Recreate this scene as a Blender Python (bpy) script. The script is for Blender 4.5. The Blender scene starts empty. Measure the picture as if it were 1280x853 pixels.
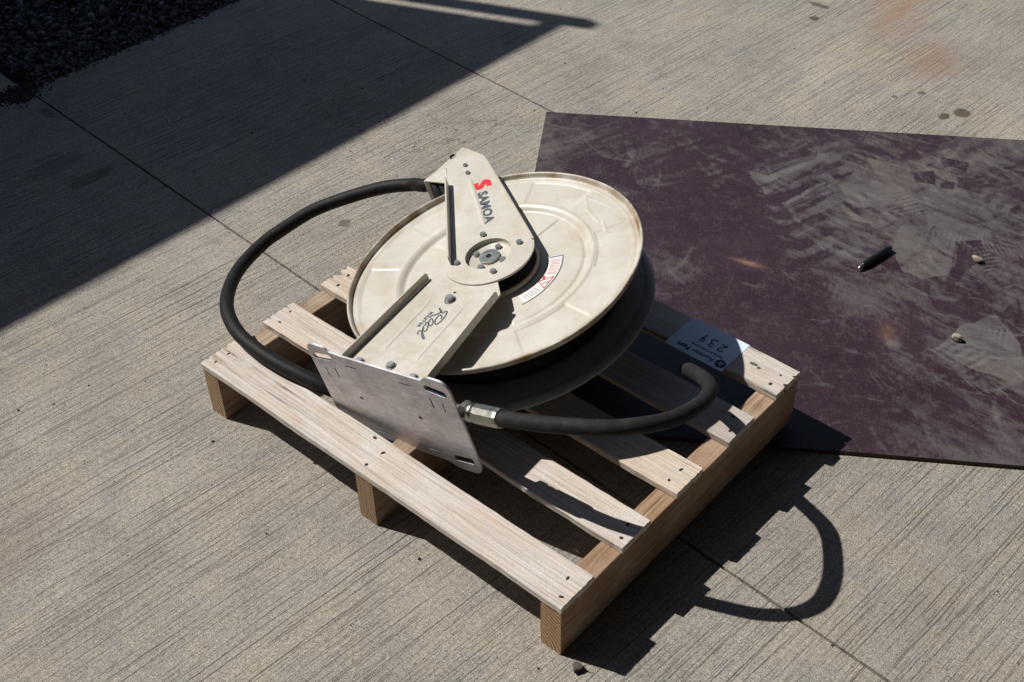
import bpy, bmesh, math, random
import numpy as np
from mathutils import Matrix, Vector, noise
from mathutils.geometry import tessellate_polygon

# ------------------------------------------------------------------ camera, light, exposure
S = bpy.context.scene
COL = S.collection
cam = bpy.data.cameras.new('camera')
camo = bpy.data.objects.new('camera', cam)
COL.objects.link(camo)
cam.sensor_width = 36.0
cam.lens = 44.553
cam.clip_start = 0.05
cam.clip_end = 500
r_ = Vector((0.754626, 0.656153, -0.001481)); u_ = Vector((-0.423375, 0.488635, 0.762883)); d_ = Vector((-0.501291, 0.575064, -0.646535))
camo.matrix_world = Matrix(((r_.x, u_.x, -d_.x, 1.47875), (r_.y, u_.y, -d_.y, -0.88568), (r_.z, u_.z, -d_.z, 1.54783), (0, 0, 0, 1)))
S.camera = camo

SUN = Vector((0.8, 0.3239, -0.991)).normalized()
world = bpy.data.worlds.new('World'); S.world = world; world.use_nodes = True
wn = world.node_tree.nodes; wl = world.node_tree.links
bg = wn['Background']; sky = wn.new('ShaderNodeTexSky')
sky.sky_type = 'NISHITA'; sky.sun_disc = False
sky.sun_elevation = math.asin(-SUN.z)
sky.sun_rotation = math.atan2(-SUN.x, -SUN.y)
sky.air_density = 1.0; sky.dust_density = 0.7; sky.ozone_density = 1.3
wl.new(sky.outputs[0], bg.inputs[0]); bg.inputs[1].default_value = 0.056
sl = bpy.data.lights.new('sun', 'SUN'); sl.energy = 5.0; sl.angle = math.radians(0.53); sl.color = (1.0, 0.962, 0.905)
so = bpy.data.objects.new('sun', sl); COL.objects.link(so)
so.rotation_euler = SUN.to_track_quat('-Z', 'Y').to_euler()
S.view_settings.view_transform = 'Standard'; S.view_settings.look = 'None'
S.view_settings.exposure = -0.08; S.view_settings.gamma = 1.0; S.view_settings.use_curve_mapping = False

random.seed(7)
rng = np.random.default_rng(11)
K = 0.029                                   # the pallet leans: its far end stands on the plywood sheet
RX = Matrix.Rotation(K, 4, 'X')

# ------------------------------------------------------------------ node helpers
class Mat:
    def __init__(s, name, rough=0.8, metal=0.0, spec=0.5):
        s.m = bpy.data.materials.new(name); s.m.use_nodes = True
        s.n = s.m.node_tree.nodes; s.l = s.m.node_tree.links
        s.b = s.n['Principled BSDF']
        s.set('Roughness', rough); s.set('Metallic', metal); s.set('Specular IOR Level', spec)
        s.tc = s.n.new('ShaderNodeTexCoord')
    def set(s, k, v):
        if hasattr(v, 'links') or isinstance(v, bpy.types.NodeSocket): s.l.new(v, s.b.inputs[k])
        else: s.b.inputs[k].default_value = v if not (isinstance(v, tuple) and len(v) == 3) else (*v, 1)
    def lk(s, v, inp):
        if isinstance(v, bpy.types.NodeSocket): s.l.new(v, inp)
        elif v is not None:
            if isinstance(v, tuple) and len(v) == 3 and inp.type == 'RGBA': v = (*v, 1)
            inp.default_value = v
    def coord(s, rot=(0, 0, 0), scale=(1, 1, 1), rnd=False, loc=(0, 0, 0)):
        mp = s.n.new('ShaderNodeMapping'); mp.inputs['Rotation'].default_value = rot; mp.inputs['Scale'].default_value = scale
        mp.inputs['Location'].default_value = loc
        src = s.tc.outputs['Object']
        if rnd:
            oi = s.n.new('ShaderNodeObjectInfo'); ad = s.n.new('ShaderNodeVectorMath'); ad.operation = 'MULTIPLY_ADD'
            cb = s.n.new('ShaderNodeCombineXYZ')
            for i in range(3): s.l.new(oi.outputs['Random'], cb.inputs[i])
            s.l.new(cb.outputs[0], ad.inputs[0]); ad.inputs[1].default_value = (13.7, 7.3, 5.1); s.l.new(src, ad.inputs[2]); src = ad.outputs[0]
        s.l.new(src, mp.inputs[0]); return mp.outputs[0]
    def noise(s, vec, scale, detail=4, rough=0.6, dist=0.0):
        t = s.n.new('ShaderNodeTexNoise'); s.l.new(vec, t.inputs['Vector']); t.inputs['Scale'].default_value = scale
        t.inputs['Detail'].default_value = detail; t.inputs['Roughness'].default_value = rough; t.inputs['Distortion'].default_value = dist
        return t.outputs['Fac']
    def voro(s, vec, scale, feat='F1'):
        t = s.n.new('ShaderNodeTexVoronoi'); t.feature = feat; s.l.new(vec, t.inputs['Vector']); t.inputs['Scale'].default_value = scale
        return t.outputs['Distance']
    def ramp(s, v, stops):
        r = s.n.new('ShaderNodeValToRGB'); s.l.new(v, r.inputs[0]); e = r.color_ramp.elements
        while len(e) < len(stops): e.new(0.5)
        for i, (p, c) in enumerate(stops):
            e[i].position = p
            if not isinstance(c, tuple): c = (c, c, c)
            e[i].color = (*c, 1)
        return r.outputs['Color']
    def mix(s, f, a, b, mode='MIX'):
        m = s.n.new('ShaderNodeMix'); m.data_type = 'RGBA'; m.blend_type = mode
        s.lk(f, m.inputs['Factor']); s.lk(a, m.inputs['A'] if False else m.inputs[6]); s.lk(b, m.inputs[7]); return m.outputs[2]
    def math(s, op, a, b=None, c=None, clamp=False):
        m = s.n.new('ShaderNodeMath'); m.operation = op; m.use_clamp = clamp
        s.lk(a, m.inputs[0]); s.lk(b, m.inputs[1]); s.lk(c, m.inputs[2]); return m.outputs[0]
    def bump(s, h, dist, strength=1.0, prev=None):
        b = s.n.new('ShaderNodeBump'); b.inputs['Distance'].default_value = dist; b.inputs['Strength'].default_value = strength
        s.l.new(h, b.inputs['Height'])
        if prev is not None: s.l.new(prev, b.inputs['Normal'])
        return b.outputs[0]
    def attr(s, name):
        a = s.n.new('ShaderNodeAttribute'); a.attribute_name = name; return a
    def spot(s, x, y, rx, ry, ang=0.0, soft=0.5, warp=None):
        """mask of one ellipse on the ground, in metres"""
        v = s.tc.outputs['Object']
        sb = s.n.new('ShaderNodeVectorMath'); sb.operation = 'SUBTRACT'; s.l.new(v, sb.inputs[0]); sb.inputs[1].default_value = (x, y, 0)
        if warp is not None:
            ad = s.n.new('ShaderNodeVectorMath'); ad.operation = 'ADD'; s.l.new(sb.outputs[0], ad.inputs[0]); s.l.new(warp, ad.inputs[1]); sb = ad
        mp = s.n.new('ShaderNodeMapping'); mp.vector_type = 'POINT'
        mp.inputs['Rotation'].default_value = (0, 0, -ang); s.l.new(sb.outputs[0], mp.inputs[0])
        dv = s.n.new('ShaderNodeVectorMath'); dv.operation = 'MULTIPLY'; s.l.new(mp.outputs[0], dv.inputs[0]); dv.inputs[1].default_value = (1 / rx, 1 / ry, 0)
        ln = s.n.new('ShaderNodeVectorMath'); ln.operation = 'LENGTH'; s.l.new(dv.outputs[0], ln.inputs[0])
        mr = s.n.new('ShaderNodeMapRange'); mr.interpolation_type = 'SMOOTHSTEP'
        mr.inputs[1].default_value = 1 - soft; mr.inputs[2].default_value = 1 + soft; mr.inputs[3].default_value = 1; mr.inputs[4].default_value = 0
        s.l.new(ln.outputs['Value'], mr.inputs[0]); return mr.outputs[0]
    def warp(s, vec, scale, amt):
        t = s.n.new('ShaderNodeTexNoise'); s.l.new(vec, t.inputs['Vector']); t.inputs['Scale'].default_value = scale; t.inputs['Detail'].default_value = 3
        a = s.n.new('ShaderNodeVectorMath'); a.operation = 'SUBTRACT'; s.l.new(t.outputs['Color'], a.inputs[0]); a.inputs[1].default_value = (.5, .5, .5)
        b = s.n.new('ShaderNodeVectorMath'); b.operation = 'SCALE'; s.l.new(a.outputs[0], b.inputs[0]); b.inputs['Scale'].default_value = amt
        return b.outputs[0]

# ------------------------------------------------------------------ materials
def mat_concrete():
    M = Mat('brushed_concrete', 0.9, 0, 0.25)
    ang = -0.078
    v = M.coord()
    vr = M.coord(rot=(0, 0, ang * -1))              # x across the broom strokes, y along them
    vs = M.coord(rot=(0, 0, ang * -1), scale=(1, 0.035, 1))
    vs2 = M.coord(rot=(0, 0, ang * -1 + 0.012), scale=(1, 0.02, 1), loc=(3.1, 0.4, 0))
    big = M.noise(v, 1.6, 5, 0.6); mid = M.noise(v, 9, 5, 0.65); mid2 = M.noise(M.coord(loc=(5, 2, 0)), 22, 4, 0.6)
    fine = M.noise(v, 420, 3, 0.7); grit = M.noise(v, 1100, 2, 0.6)
    st = M.noise(M.coord(rot=(0, 0, ang * -1), scale=(1, .018, 1)), 150, 2, 0.5); st2 = M.noise(vs2, 62, 3, 0.6); stf = M.noise(vs, 380, 2, 0.6)
    col = M.ramp(big, [(0.3, (0.350, 0.312, 0.260)), (0.5, (0.415, 0.380, 0.326)), (0.7, (0.485, 0.450, 0.395))])
    col = M.mix(M.ramp(mid, [(0.40, 0.0), (0.62, 0.8)]), col, (0.385, 0.362, 0.338))
    col = M.mix(M.ramp(mid2, [(0.5, 0.0), (0.70, 0.45)]), col, (0.475, 0.425, 0.335))
    tint = M.noise(M.coord(rot=(0, 0, ang * -1), scale=(1, .6, 1), loc=(7, 7, 0)), 40, 4, 0.7)
    col = M.mix(M.ramp(tint, [(0.52, 0.0), (0.75, 0.3)]), col, (0.36, 0.30, 0.30))
    col = M.mix(1.0, col, M.ramp(fine, [(0.32, 0.42), (0.5, 1.0), (0.68, 1.55)]), 'MULTIPLY')
    col = M.mix(1.0, col, M.ramp(grit, [(0.34, 0.5), (0.5, 1.0), (0.68, 1.55)]), 'MULTIPLY')
    # dirt lying in the broom grooves: thin dark lines of even width, broken along their length
    rv = M.coord(rot=(0, 0, ang * -1)); sp = M.n.new('ShaderNodeSeparateXYZ'); M.l.new(rv, sp.inputs[0]); oi = M.n.new('ShaderNodeObjectInfo'); xx, yy = M.math('MULTIPLY_ADD', oi.outputs['Random'], 3.37, sp.outputs['X']), sp.outputs['Y']
    def strokes(N, width, seed, thr, along, wig):
        wv = M.noise(M.coord(rot=(0, 0, ang * -1), scale=(.25, 1, 1), loc=(seed, seed * 2, 0)), 7, 4, .6)
        X = M.math('MULTIPLY', M.math('ADD', xx, M.math('MULTIPLY', M.math('SUBTRACT', wv, .5), wig)), N)
        idn = M.math('FLOOR', X); fr = M.math('SUBTRACT', X, idn)
        w1 = M.n.new('ShaderNodeTexWhiteNoise'); w1.noise_dimensions = '1D'; M.l.new(M.math('ADD', idn, seed * 17.3), w1.inputs['W'])
        c = M.math('MULTIPLY_ADD', w1.outputs['Value'], .7, .15)
        d = M.math('DIVIDE', M.math('ABSOLUTE', M.math('SUBTRACT', fr, c)), N)
        cb = M.n.new('ShaderNodeCombineXYZ'); M.l.new(M.math('MULTIPLY', idn, 3.71), cb.inputs[0]); M.l.new(M.math('MULTIPLY', yy, along), cb.inputs[1]); cb.inputs[2].default_value = seed
        nn = M.noise(cb.outputs[0], 1.0, 3, .6)
        seg = M.ramp(nn, [(thr, 0.0), (thr + .10, 1.0)])
        wl_ = M.math('MULTIPLY_ADD', seg, width, width * .35)
        return M.math('MULTIPLY', M.math('SUBTRACT', 1.0, M.math('DIVIDE', d, wl_), clamp=True), seg)
    gro = M.math('MAXIMUM', strokes(66, .0011, 1, .47, 2.2, .010), strokes(105, .0009, 2, .50, 3.2, .008))
    gro1 = M.math('MAXIMUM', strokes(150, .0008, 3, .48, 4, .006), strokes(130, .0008, 4, .52, 16, .008))
    gro = M.math('MULTIPLY', gro, M.ramp(M.noise(v, 3.0, 3, .6), [(.35, .45), (.6, 1.0)]))
    col = M.mix(M.math('MULTIPLY', gro, 0.68), col, (0.07, 0.058, 0.05))
    col = M.mix(M.math('MULTIPLY', gro1, 0.42), col, (0.12, 0.105, 0.09))
    ribs = M.noise(M.coord(rot=(0, 0, ang * -1), scale=(1, .02, 1), loc=(1, 1, 0)), 150, 3, .6)
    col = M.mix(0.8, col, M.ramp(ribs, [(.35, .95), (.65, 1.05)]), 'MULTIPLY')
    pit = M.math('LESS_THAN', M.voro(M.coord(scale=(1, .8, 1)), 62), 0.085)
    pit = M.math('MULTIPLY', pit, M.math('GREATER_THAN', M.noise(M.coord(loc=(9, 9, 0)), 30, 1), 0.50))
    col = M.mix(M.math('MULTIPLY', pit, 0.8), col, (0.06, 0.05, 0.045))
    blot = M.noise(M.coord(loc=(11, 4, 0)), 4.5, 6, .72)
    col = M.mix(1.0, col, M.ramp(blot, [(.33, (.84, .83, .84)), (.5, (1.0, 1.0, 1.0)), (.66, (1.12, 1.09, 1.03))]), 'MULTIPLY')
    col = M.mix(1.0, col, M.ramp(M.noise(v, 130, 4, .75), [(.34, .74), (.5, 1.0), (.66, 1.2)]), 'MULTIPLY')
    col = M.mix(1.0, col, M.ramp(oi.outputs['Random'], [(0, .95), (1, 1.05)]), 'MULTIPLY')
    # stains that belong to the slab
    w = M.warp(v, 22, 0.06); w2 = M.warp(v, 70, 0.012)
    grain = M.ramp(M.noise(vs, 60, 3, 0.6), [(0.35, 0.35), (0.65, 1.0)])
    rust = (0.34, 0.185, 0.10)
    for (x, y, rx, ry, an, so_, am) in ((0.361, 2.033, 0.06, 0.10, 0.3, 0.85, 0.62), (0.14, 2.27, 0.06, 0.20, 0.25, 0.9, 0.6), (0.22, 2.12, 0.05, 0.28, 0.2, 0.9, 0.22),
                                        (-0.03, -0.40, 0.05, 0.12, 0, 0.9, 0.16), (0.02, -0.50, 0.05, 0.1, 0, 0.9, 0.2), (1.25, 2.4, .2, .2, 0, .8, .2)):
        col = M.mix(M.math('MULTIPLY', M.math('MULTIPLY', M.spot(x, y, rx, ry, an, so_, w), grain), am), col, rust)
    for (x, y, rx, ry, am) in ((0.540, 1.835, 0.020, 0.022, .8), (0.514, 1.792, 0.012, 0.016, .8), (0.011, 2.042, 0.013, 0.013, .8), (-0.02, 2.12, .03, .012, .7),
                               (-0.245, 0.55, 0.012, 0.015, .6), (-1.12, .40, .03, .014, .5), (-0.90, 0.27, 0.03, 0.08, .22), (-0.80, 0.30, 0.02, 0.06, .35),
                               (0.42, 1.86, .008, .01, .7), (.38, 1.8, .007, .008, .6)):
        col = M.mix(M.math('MULTIPLY', M.spot(x, y, rx, ry, 0, 0.22, w2), am), col, (0.07, 0.058, 0.035))
    # hairline crack beyond the reel
    cr = M.math('ABSOLUTE', M.math('SUBTRACT', M.noise(M.coord(loc=(2.2, 4.4, 0)), 3.2, 6, 0.6), 0.5))
    crm = M.math('MULTIPLY', M.math('LESS_THAN', cr, 0.0035), M.spot(-0.25, 0.95, 0.30, 0.16, 0.3, 0.3))
    col = M.mix(M.math('MULTIPLY', crm, 0.7), col, (0.10, 0.085, 0.07))
    M.set('Base Color', col)
    h = M.math('ADD', M.math('MULTIPLY', st, 0.35), M.math('MULTIPLY', stf, 0.25))
    h = M.math('SUBTRACT', h, M.math('MULTIPLY', gro, 0.5)); h = M.math('SUBTRACT', h, M.math('MULTIPLY', gro1, 0.35))
    h = M.math('SUBTRACT', h, M.math('MULTIPLY', pit, 0.7))
    b1 = M.bump(h, 0.0028, 0.9)
    b2 = M.bump(M.math('ADD', fine, M.math('MULTIPLY', grit, 0.5)), 0.0022, 1.0, b1)
    M.set('Normal', b2)
    return M.m

def mat_wood(name, c0, c1, c2, along=0, rough=0.85, dark=0.55, lines=1.0):
    M = Mat(name, rough, 0, 0.25)
    st = [1, 1, 1]; st[along] = 0.05
    st2 = [1, 1, 1]; st2[along] = 0.02
    v = M.coord(rnd=True); vs = M.coord(scale=tuple(st), rnd=True); vs2 = M.coord(scale=tuple(st2), rnd=True)
    a = M.noise(v, 14, 4, 0.6); g = M.noise(vs, 95, 4, 0.6, 0.6); g2 = M.noise(vs2, 320, 3, 0.6); bl = M.noise(M.coord(scale=tuple(1 if i != along else .35 for i in range(3)), rnd=True), 26, 3, 0.6, 1.0)
    col = M.mix(M.ramp(g, [(0.35, 0.0), (0.65, 1.0)]), c0, c1)
    col = M.mix(M.ramp(a, [(0.42, 0.0), (0.68, 0.75)]), col, c2)
    orn = M.ramp(M.noise(M.coord(scale=tuple(1 if i != along else .10 for i in range(3)), rnd=True, loc=(6, 1, 3)), 30, 4, .6), [(.58, 0), (.72, .5)])
    col = M.mix(orn, col, tuple(c * k for c, k in zip(c1, (1.05, .82, .66))))
    # growth-ring figure
    wv = M.n.new('ShaderNodeTexWave'); wv.wave_type = 'BANDS'; wv.bands_direction = 'Y' if along != 1 else 'X'
    M.l.new(M.coord(scale=tuple(1 if i != along else .12 for i in range(3)), rnd=True), wv.inputs[0]); wv.inputs['Scale'].default_value = 34; wv.inputs['Distortion'].default_value = 9; wv.inputs['Detail'].default_value = 2; wv.inputs['Detail Scale'].default_value = 0.9
    col = M.mix(M.math('MULTIPLY', M.ramp(wv.outputs['Fac'], [(0.0, 1.0), (0.28, 0.0)]), 0.22), col, tuple(c * 0.6 for c in c1))
    col = M.mix(1.0, col, M.ramp(g2, [(0.25, dark), (0.5, 1.0), (0.8, 1.15)]), 'MULTIPLY')
    crk = M.math('MULTIPLY', M.ramp(M.noise(vs2, 85, 2, 0.5), [(0.27, 1.0), (0.32, 0.0)]), M.ramp(bl, [(0.4, 0.0), (0.6, 1.0)]))
    col = M.mix(M.math('MULTIPLY', crk, 0.75 * lines), col, (0.09, 0.055, 0.035))
    col = M.mix(M.ramp(bl, [(0.60, 0.0), (0.78, 0.35)]), col, tuple(c * 0.66 for c in c1))
    fz = M.noise(v, 520, 3, .7); col = M.mix(1.0, col, M.ramp(fz, [(.3, .80), (.7, 1.18)]), 'MULTIPLY')
    gy = M.noise(M.coord(scale=tuple(1 if i != along else .4 for i in range(3)), rnd=True, loc=(4, 4, 4)), 60, 4, .7); col = M.mix(M.ramp(gy, [(.56, 0), (.72, .5)]), col, tuple(sum(c2) / 3 * k for k in (.86, .84, .86)))
    if along == 1:      # growth rings on the sawn ends
        ge = M.n.new('ShaderNodeTexCoord'); sx = M.n.new('ShaderNodeSeparateXYZ'); M.l.new(ge.outputs['Normal'], sx.inputs[0])
        endm = M.math('GREATER_THAN', M.math('ABSOLUTE', sx.outputs['Y']), .6)
        rg = M.n.new('ShaderNodeTexWave'); rg.wave_type = 'RINGS'; rg.rings_direction = 'Y'; M.l.new(M.coord(loc=(.020, 0, .012)), rg.inputs[0]); rg.inputs['Scale'].default_value = 42; rg.inputs['Distortion'].default_value = .35; rg.inputs['Detail'].default_value = 1; rg.inputs['Detail Scale'].default_value = 1
        col = M.mix(endm, col, M.mix(1.0, (0.40, 0.27, 0.17), M.ramp(rg.outputs['Fac'], [(.0, .45), (.6, 1.15)]), 'MULTIPLY'))
    kv = M.coord(scale=tuple(.55 if i == along else 1 for i in range(3)), rnd=True)
    kt = M.n.new('ShaderNodeTexVoronoi'); M.l.new(kv, kt.inputs['Vector']); kt.inputs['Scale'].default_value = 9.0
    kc = M.n.new('ShaderNodeSeparateColor'); M.l.new(kt.outputs['Color'], kc.inputs[0]); kd = M.math('ADD', kt.outputs['Distance'], M.math('MULTIPLY', M.math('SUBTRACT', M.noise(v, 60, 3, .6), .5), .05))
    kon = M.math('GREATER_THAN', kc.outputs[0], .80)
    ring = M.math('MULTIPLY', M.ramp(M.math('SINE', M.math('MULTIPLY', kd, 150)), [(.0, 1), (.6, 0)]), M.ramp(kd, [(.04, .5), (.17, 0)]))
    col = M.mix(M.math('MULTIPLY', ring, kon), col, tuple(c * .55 for c in c1))
    col = M.mix(M.math('MULTIPLY', M.ramp(kd, [(.020, .8), (.040, 0)]), kon), col, (0.22, 0.125, 0.07))
    oi = M.n.new('ShaderNodeObjectInfo'); col = M.mix(1.0, col, M.ramp(oi.outputs['Random'], [(0, (.80, .79, .79)), (.5, (1.0, 1.0, 1.0)), (1, (1.04, .98, .90))]), 'MULTIPLY')
    M.set('Base Color', col)
    h = M.math('ADD', M.math('MULTIPLY', g2, 0.5), M.math('SUBTRACT', g, M.math('MULTIPLY', crk, 1.2)))
    M.set('Normal', M.bump(M.noise(v, 700, 2, 0.6), 0.0006, 0.6, M.bump(h, 0.0012, 0.8)))
    return M.m

def mat_paint():
    M = Mat('cream_powder_coat', 0.38, 0, 0.5)
    v = M.coord()
    col = M.ramp(M.noise(v, 7, 4, 0.6), [(0.35, (0.545, 0.52, 0.455)), (0.65, (0.63, 0.61, 0.555))])
    d = M.ramp(M.noise(M.coord(loc=(1, 5, 2)), 16, 6, 0.7), [(0.44, 0.0), (0.70, 0.62)])
    col = M.mix(d, col, (0.47, 0.39, 0.28))
    d2 = M.ramp(M.noise(v, 90, 5, 0.75), [(0.56, 0.0), (0.8, 0.35)])
    col = M.mix(d2, col, (0.44, 0.34, 0.22))
    sc = M.ramp(M.noise(M.coord(rot=(0, 0, .7), scale=(1, .05, 1)), 260, 2, .6), [(0.70, 0.0), (0.76, 0.4)])
    col = M.mix(sc, col, (0.50, 0.43, 0.34))
    ch = M.math('MULTIPLY', M.ramp(M.noise(M.coord(loc=(8, 3, 1)), 240, 3, .6), [(.66, 0), (.70, .75)]), M.ramp(M.noise(v, 12, 3, .6), [(.45, 0), (.62, 1)]))
    col = M.mix(ch, col, (0.20, 0.165, 0.12))
    ge = M.n.new('ShaderNodeNewGeometry'); col = M.mix(M.math('MULTIPLY', M.ramp(ge.outputs['Pointiness'], [(.52, 0), (.60, .6)]), M.ramp(M.noise(v, 60, 4, .7), [(.4, 0), (.6, 1)])), col, (0.36, 0.29, 0.21))
    M.set('Base Color', col)
    M.set('Roughness', M.ramp(M.noise(v, 30, 5, 0.7), [(0.3, 0.24), (0.7, 0.50)]))
    M.set('Normal', M.bump(M.noise(v, 900, 2, 0.5), 0.0003, 0.35))
    return M.m

def mat_flange():
    """cream paint, browner with grime along the rolled rim (attribute rim)"""
    m = mat_paint().copy(); m.name = 'cream_flange_paint'
    n = m.node_tree.nodes; l = m.node_tree.links; b = n['Principled BSDF']
    src = b.inputs['Base Color'].links[0].from_socket
    at = n.new('ShaderNodeAttribute'); at.attribute_name = 'rim'
    tc = n.new('ShaderNodeTexCoord'); t = n.new('ShaderNodeTexNoise'); l.new(tc.outputs['Object'], t.inputs['Vector']); t.inputs['Scale'].default_value = 20; t.inputs['Detail'].default_value = 5
    rp = n.new('ShaderNodeValToRGB'); rp.color_ramp.elements[0].position = .40; rp.color_ramp.elements[1].position = .66; l.new(t.outputs['Fac'], rp.inputs[0])
    mu = n.new('ShaderNodeMath'); mu.operation = 'MULTIPLY'; l.new(rp.outputs[0], mu.inputs[0]); l.new(at.outputs['Fac'], mu.inputs[1])
    mx = n.new('ShaderNodeMix'); mx.data_type = 'RGBA'; l.new(mu.outputs[0], mx.inputs[0]); l.new(src, mx.inputs[6]); mx.inputs[7].default_value = (0.25, 0.16, 0.08, 1)
    l.new(mx.outputs[2], b.inputs['Base Color'])
    return m

def mat_metal(name, col, rough, metal=1.0, scratch=True):
    M = Mat(name, rough, metal, 0.5)
    v = M.coord()
    c = M.mix(M.ramp(M.noise(v, 28, 5, 0.7), [(0.35, 0.0), (0.7, 1.0)]), col, tuple(x * 0.66 for x in col))
    if scratch:
        s1 = M.ramp(M.noise(M.coord(rot=(0, .5, .3), scale=(.06, 1, 1)), 420, 3, .7), [(0.56, 0.0), (0.70, 0.65)])
        c = M.mix(s1, c, tuple(min(1, x * 1.35) for x in col))
        s2 = M.ramp(M.noise(M.coord(rot=(0, -.35, .2), scale=(.08, 1, .9), loc=(3, 3, 3)), 300, 3, .7), [(0.60, 0.0), (0.74, 0.7)])
        c = M.mix(s2, c, tuple(x * .45 for x in col))
    M.set('Base Color', c)
    M.set('Roughness', M.ramp(M.noise(v, 70, 4, 0.7), [(0.3, rough - .08), (0.7, rough + .12)]))
    M.set('Normal', M.bump(M.noise(v, 350, 3, 0.6), 0.0004, 0.5))
    return M.m

def mat_rubber(name, c=0.022, rough=0.5):
    M = Mat(name, rough, 0, 0.22)
    v = M.coord()
    col = M.mix(M.ramp(M.noise(v, 45, 5, 0.7), [(0.5, 0.0), (0.78, 0.6)]), (c, c, c * 1.08), (c * 3.2, c * 3.0, c * 2.7))
    col = M.mix(M.ramp(M.noise(v, 260, 3, .6), [(.64, 0), (.74, .55)]), col, (.20, .17, .14))
    M.set('Base Color', col)
    M.set('Normal', M.bump(M.noise(v, 500, 3, 0.6), 0.0006, 0.6))
    return M.m

def mat_flat(name, c, rough=0.6, metal=0, var=0.12):
    M = Mat(name, rough, metal, 0.4)
    M.set('Base Color', M.mix(M.ramp(M.noise(M.coord(), 80, 4, 0.7), [(0.35, 0.0), (0.7, 1.0)]), c, tuple(x * (1 - var * 2) for x in c)))
    return M.m

def mat_ply():
    M = Mat('film_faced_plywood', 0.42, 0, 0.4)
    v = M.coord(); a = M.attr('dust'); o = M.attr('rusty')
    base = M.mix(M.ramp(M.noise(v, 5, 4, .6), [(.35, 0), (.65, 1)]), (0.031, 0.0145, 0.0225), (0.044, 0.024, 0.033))
    fine = M.noise(v, 160, 5, 0.75); fib = M.noise(M.coord(rot=(0, 0, .9), scale=(1, .16, 1)), 240, 4, .7); fib2 = M.noise(M.coord(rot=(0, 0, -.5), scale=(.14, 1, 1)), 230, 4, .7)
    d = M.math('ADD', a.outputs['Fac'], M.math('MULTIPLY', M.math('SUBTRACT', fine, 0.5), 0.75))
    d = M.math('ADD', d, M.math('MULTIPLY', M.math('SUBTRACT', fib, 0.5), 0.45))
    d = M.math('ADD', d, M.math('MULTIPLY', M.math('SUBTRACT', M.noise(v, 34, 6, .75), 0.5), 0.85), clamp=True)
    dustc = M.mix(M.ramp(M.noise(v, 3.5, 4, .6), [(.4, 0), (.62, 1)]), (0.118, 0.110, 0.126), (0.160, 0.144, 0.132))
    col = M.mix(d, base, dustc)
    col = M.mix(M.math('MULTIPLY', o.outputs['Fac'], M.ramp(fine, [(.35, .4), (.6, 1)])), col, (0.36, 0.20, 0.13))
    spk = M.ramp(M.noise(v, 620, 2, .5), [(.69, 0), (.73, .7)])
    col = M.mix(spk, col, (0.26, 0.22, 0.20))
    scr = M.ramp(M.noise(M.coord(rot=(0, 0, .35), scale=(.03, 1, 1)), 420, 2, .6), [(.71, 0), (.76, .4)])
    col = M.mix(scr, col, (0.25, 0.22, 0.21))
    M.set('Base Color', col)
    M.set('Roughness', M.ramp(d, [(0.0, 0.40), (0.6, 0.85)]))
    M.set('Normal', M.bump(M.math('ADD', d, M.math('MULTIPLY', fine, .5)), 0.0007, 0.7))
    return M.m

MT = dict(
    concrete=mat_concrete(),
    deck=mat_wood('weathered_deck_board', (0.66, 0.595, 0.53), (0.56, 0.475, 0.40), (0.66, 0.635, 0.61), 0, dark=.60, lines=1.0),
    stringer=mat_wood('stringer_timber', (0.40, 0.285, 0.20), (0.28, 0.175, 0.115), (0.47, 0.385, 0.30), 1, lines=.6),
    paint=mat_paint(), flange=mat_flange(), lowpaint=mat_flat('shade_darkened_cream_paint', (0.30, 0.30, 0.31), 0.40, 0, .12),  # lower flange: cream darkened in the colour to stand for its shade
    galv=mat_metal('galvanised_plate', (0.63, 0.62, 0.66), 0.5),
    zinc=mat_metal('zinc_bolt', (0.36, 0.37, 0.36), 0.42, scratch=False),
    brass=mat_metal('plated_fitting', (0.42, 0.42, 0.37), 0.38),
    rubber=mat_rubber('black_rubber', 0.010, .6), rubber2=mat_rubber('dusty_rubber', 0.017, 0.7),
    black=mat_flat('black_drum_paint', (0.02, 0.02, 0.022), 0.6),
    ink=mat_flat('grey_ink', (0.085, 0.095, 0.12), 0.5), inkred=mat_flat('red_ink', (0.70, 0.035, 0.04), 0.5),
    marker=mat_flat('black_marker', (0.006, 0.006, 0.012), 0.5), navy=mat_flat('navy_print', (0.01, 0.02, 0.08), 0.5),
    paper=mat_flat('sky_tinted_label_paper', (0.72, 0.85, 1.0), 0.5, 0, .03), white=mat_flat('white_print', (0.8, 0.8, 0.8), 0.5, 0, .02), sticker=mat_flat('sticker_white', (0.78, 0.77, 0.76), 0.35, 0, .06),  # paper: white sheet tinted blue to stand for the skylight on it
    ply=mat_ply(), plyedge=mat_flat('plywood_edge', (0.06, 0.035, 0.03), 0.8),
    nail=mat_flat('rusty_nail', (0.07, 0.035, 0.02), 0.7, .3), sap=mat_flat('green_knot', (0.11, 0.13, 0.09), 0.8),
    dirt=mat_flat('dirt', (0.085, 0.072, 0.058), 0.95, 0, .3),
    stone=mat_flat('stone', (0.40, 0.35, 0.28), 0.9, 0, .25), darkstone=mat_flat('dark_stone', (0.10, 0.085, 0.08), 0.9, 0, .25),
    pen=mat_flat('black_plastic', (0.012, 0.013, 0.016), 0.28), chrome=mat_metal('worn_tip', (0.5, 0.5, 0.48), .35, scratch=False),
    skyblock=mat_flat('sky_blocker_dark', (0.03, 0.032, 0.036), 0.6, 0, .1), hoard=mat_flat('steel_sheet_panel', (0.20, 0.22, 0.24), 0.6, .2),
)
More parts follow.
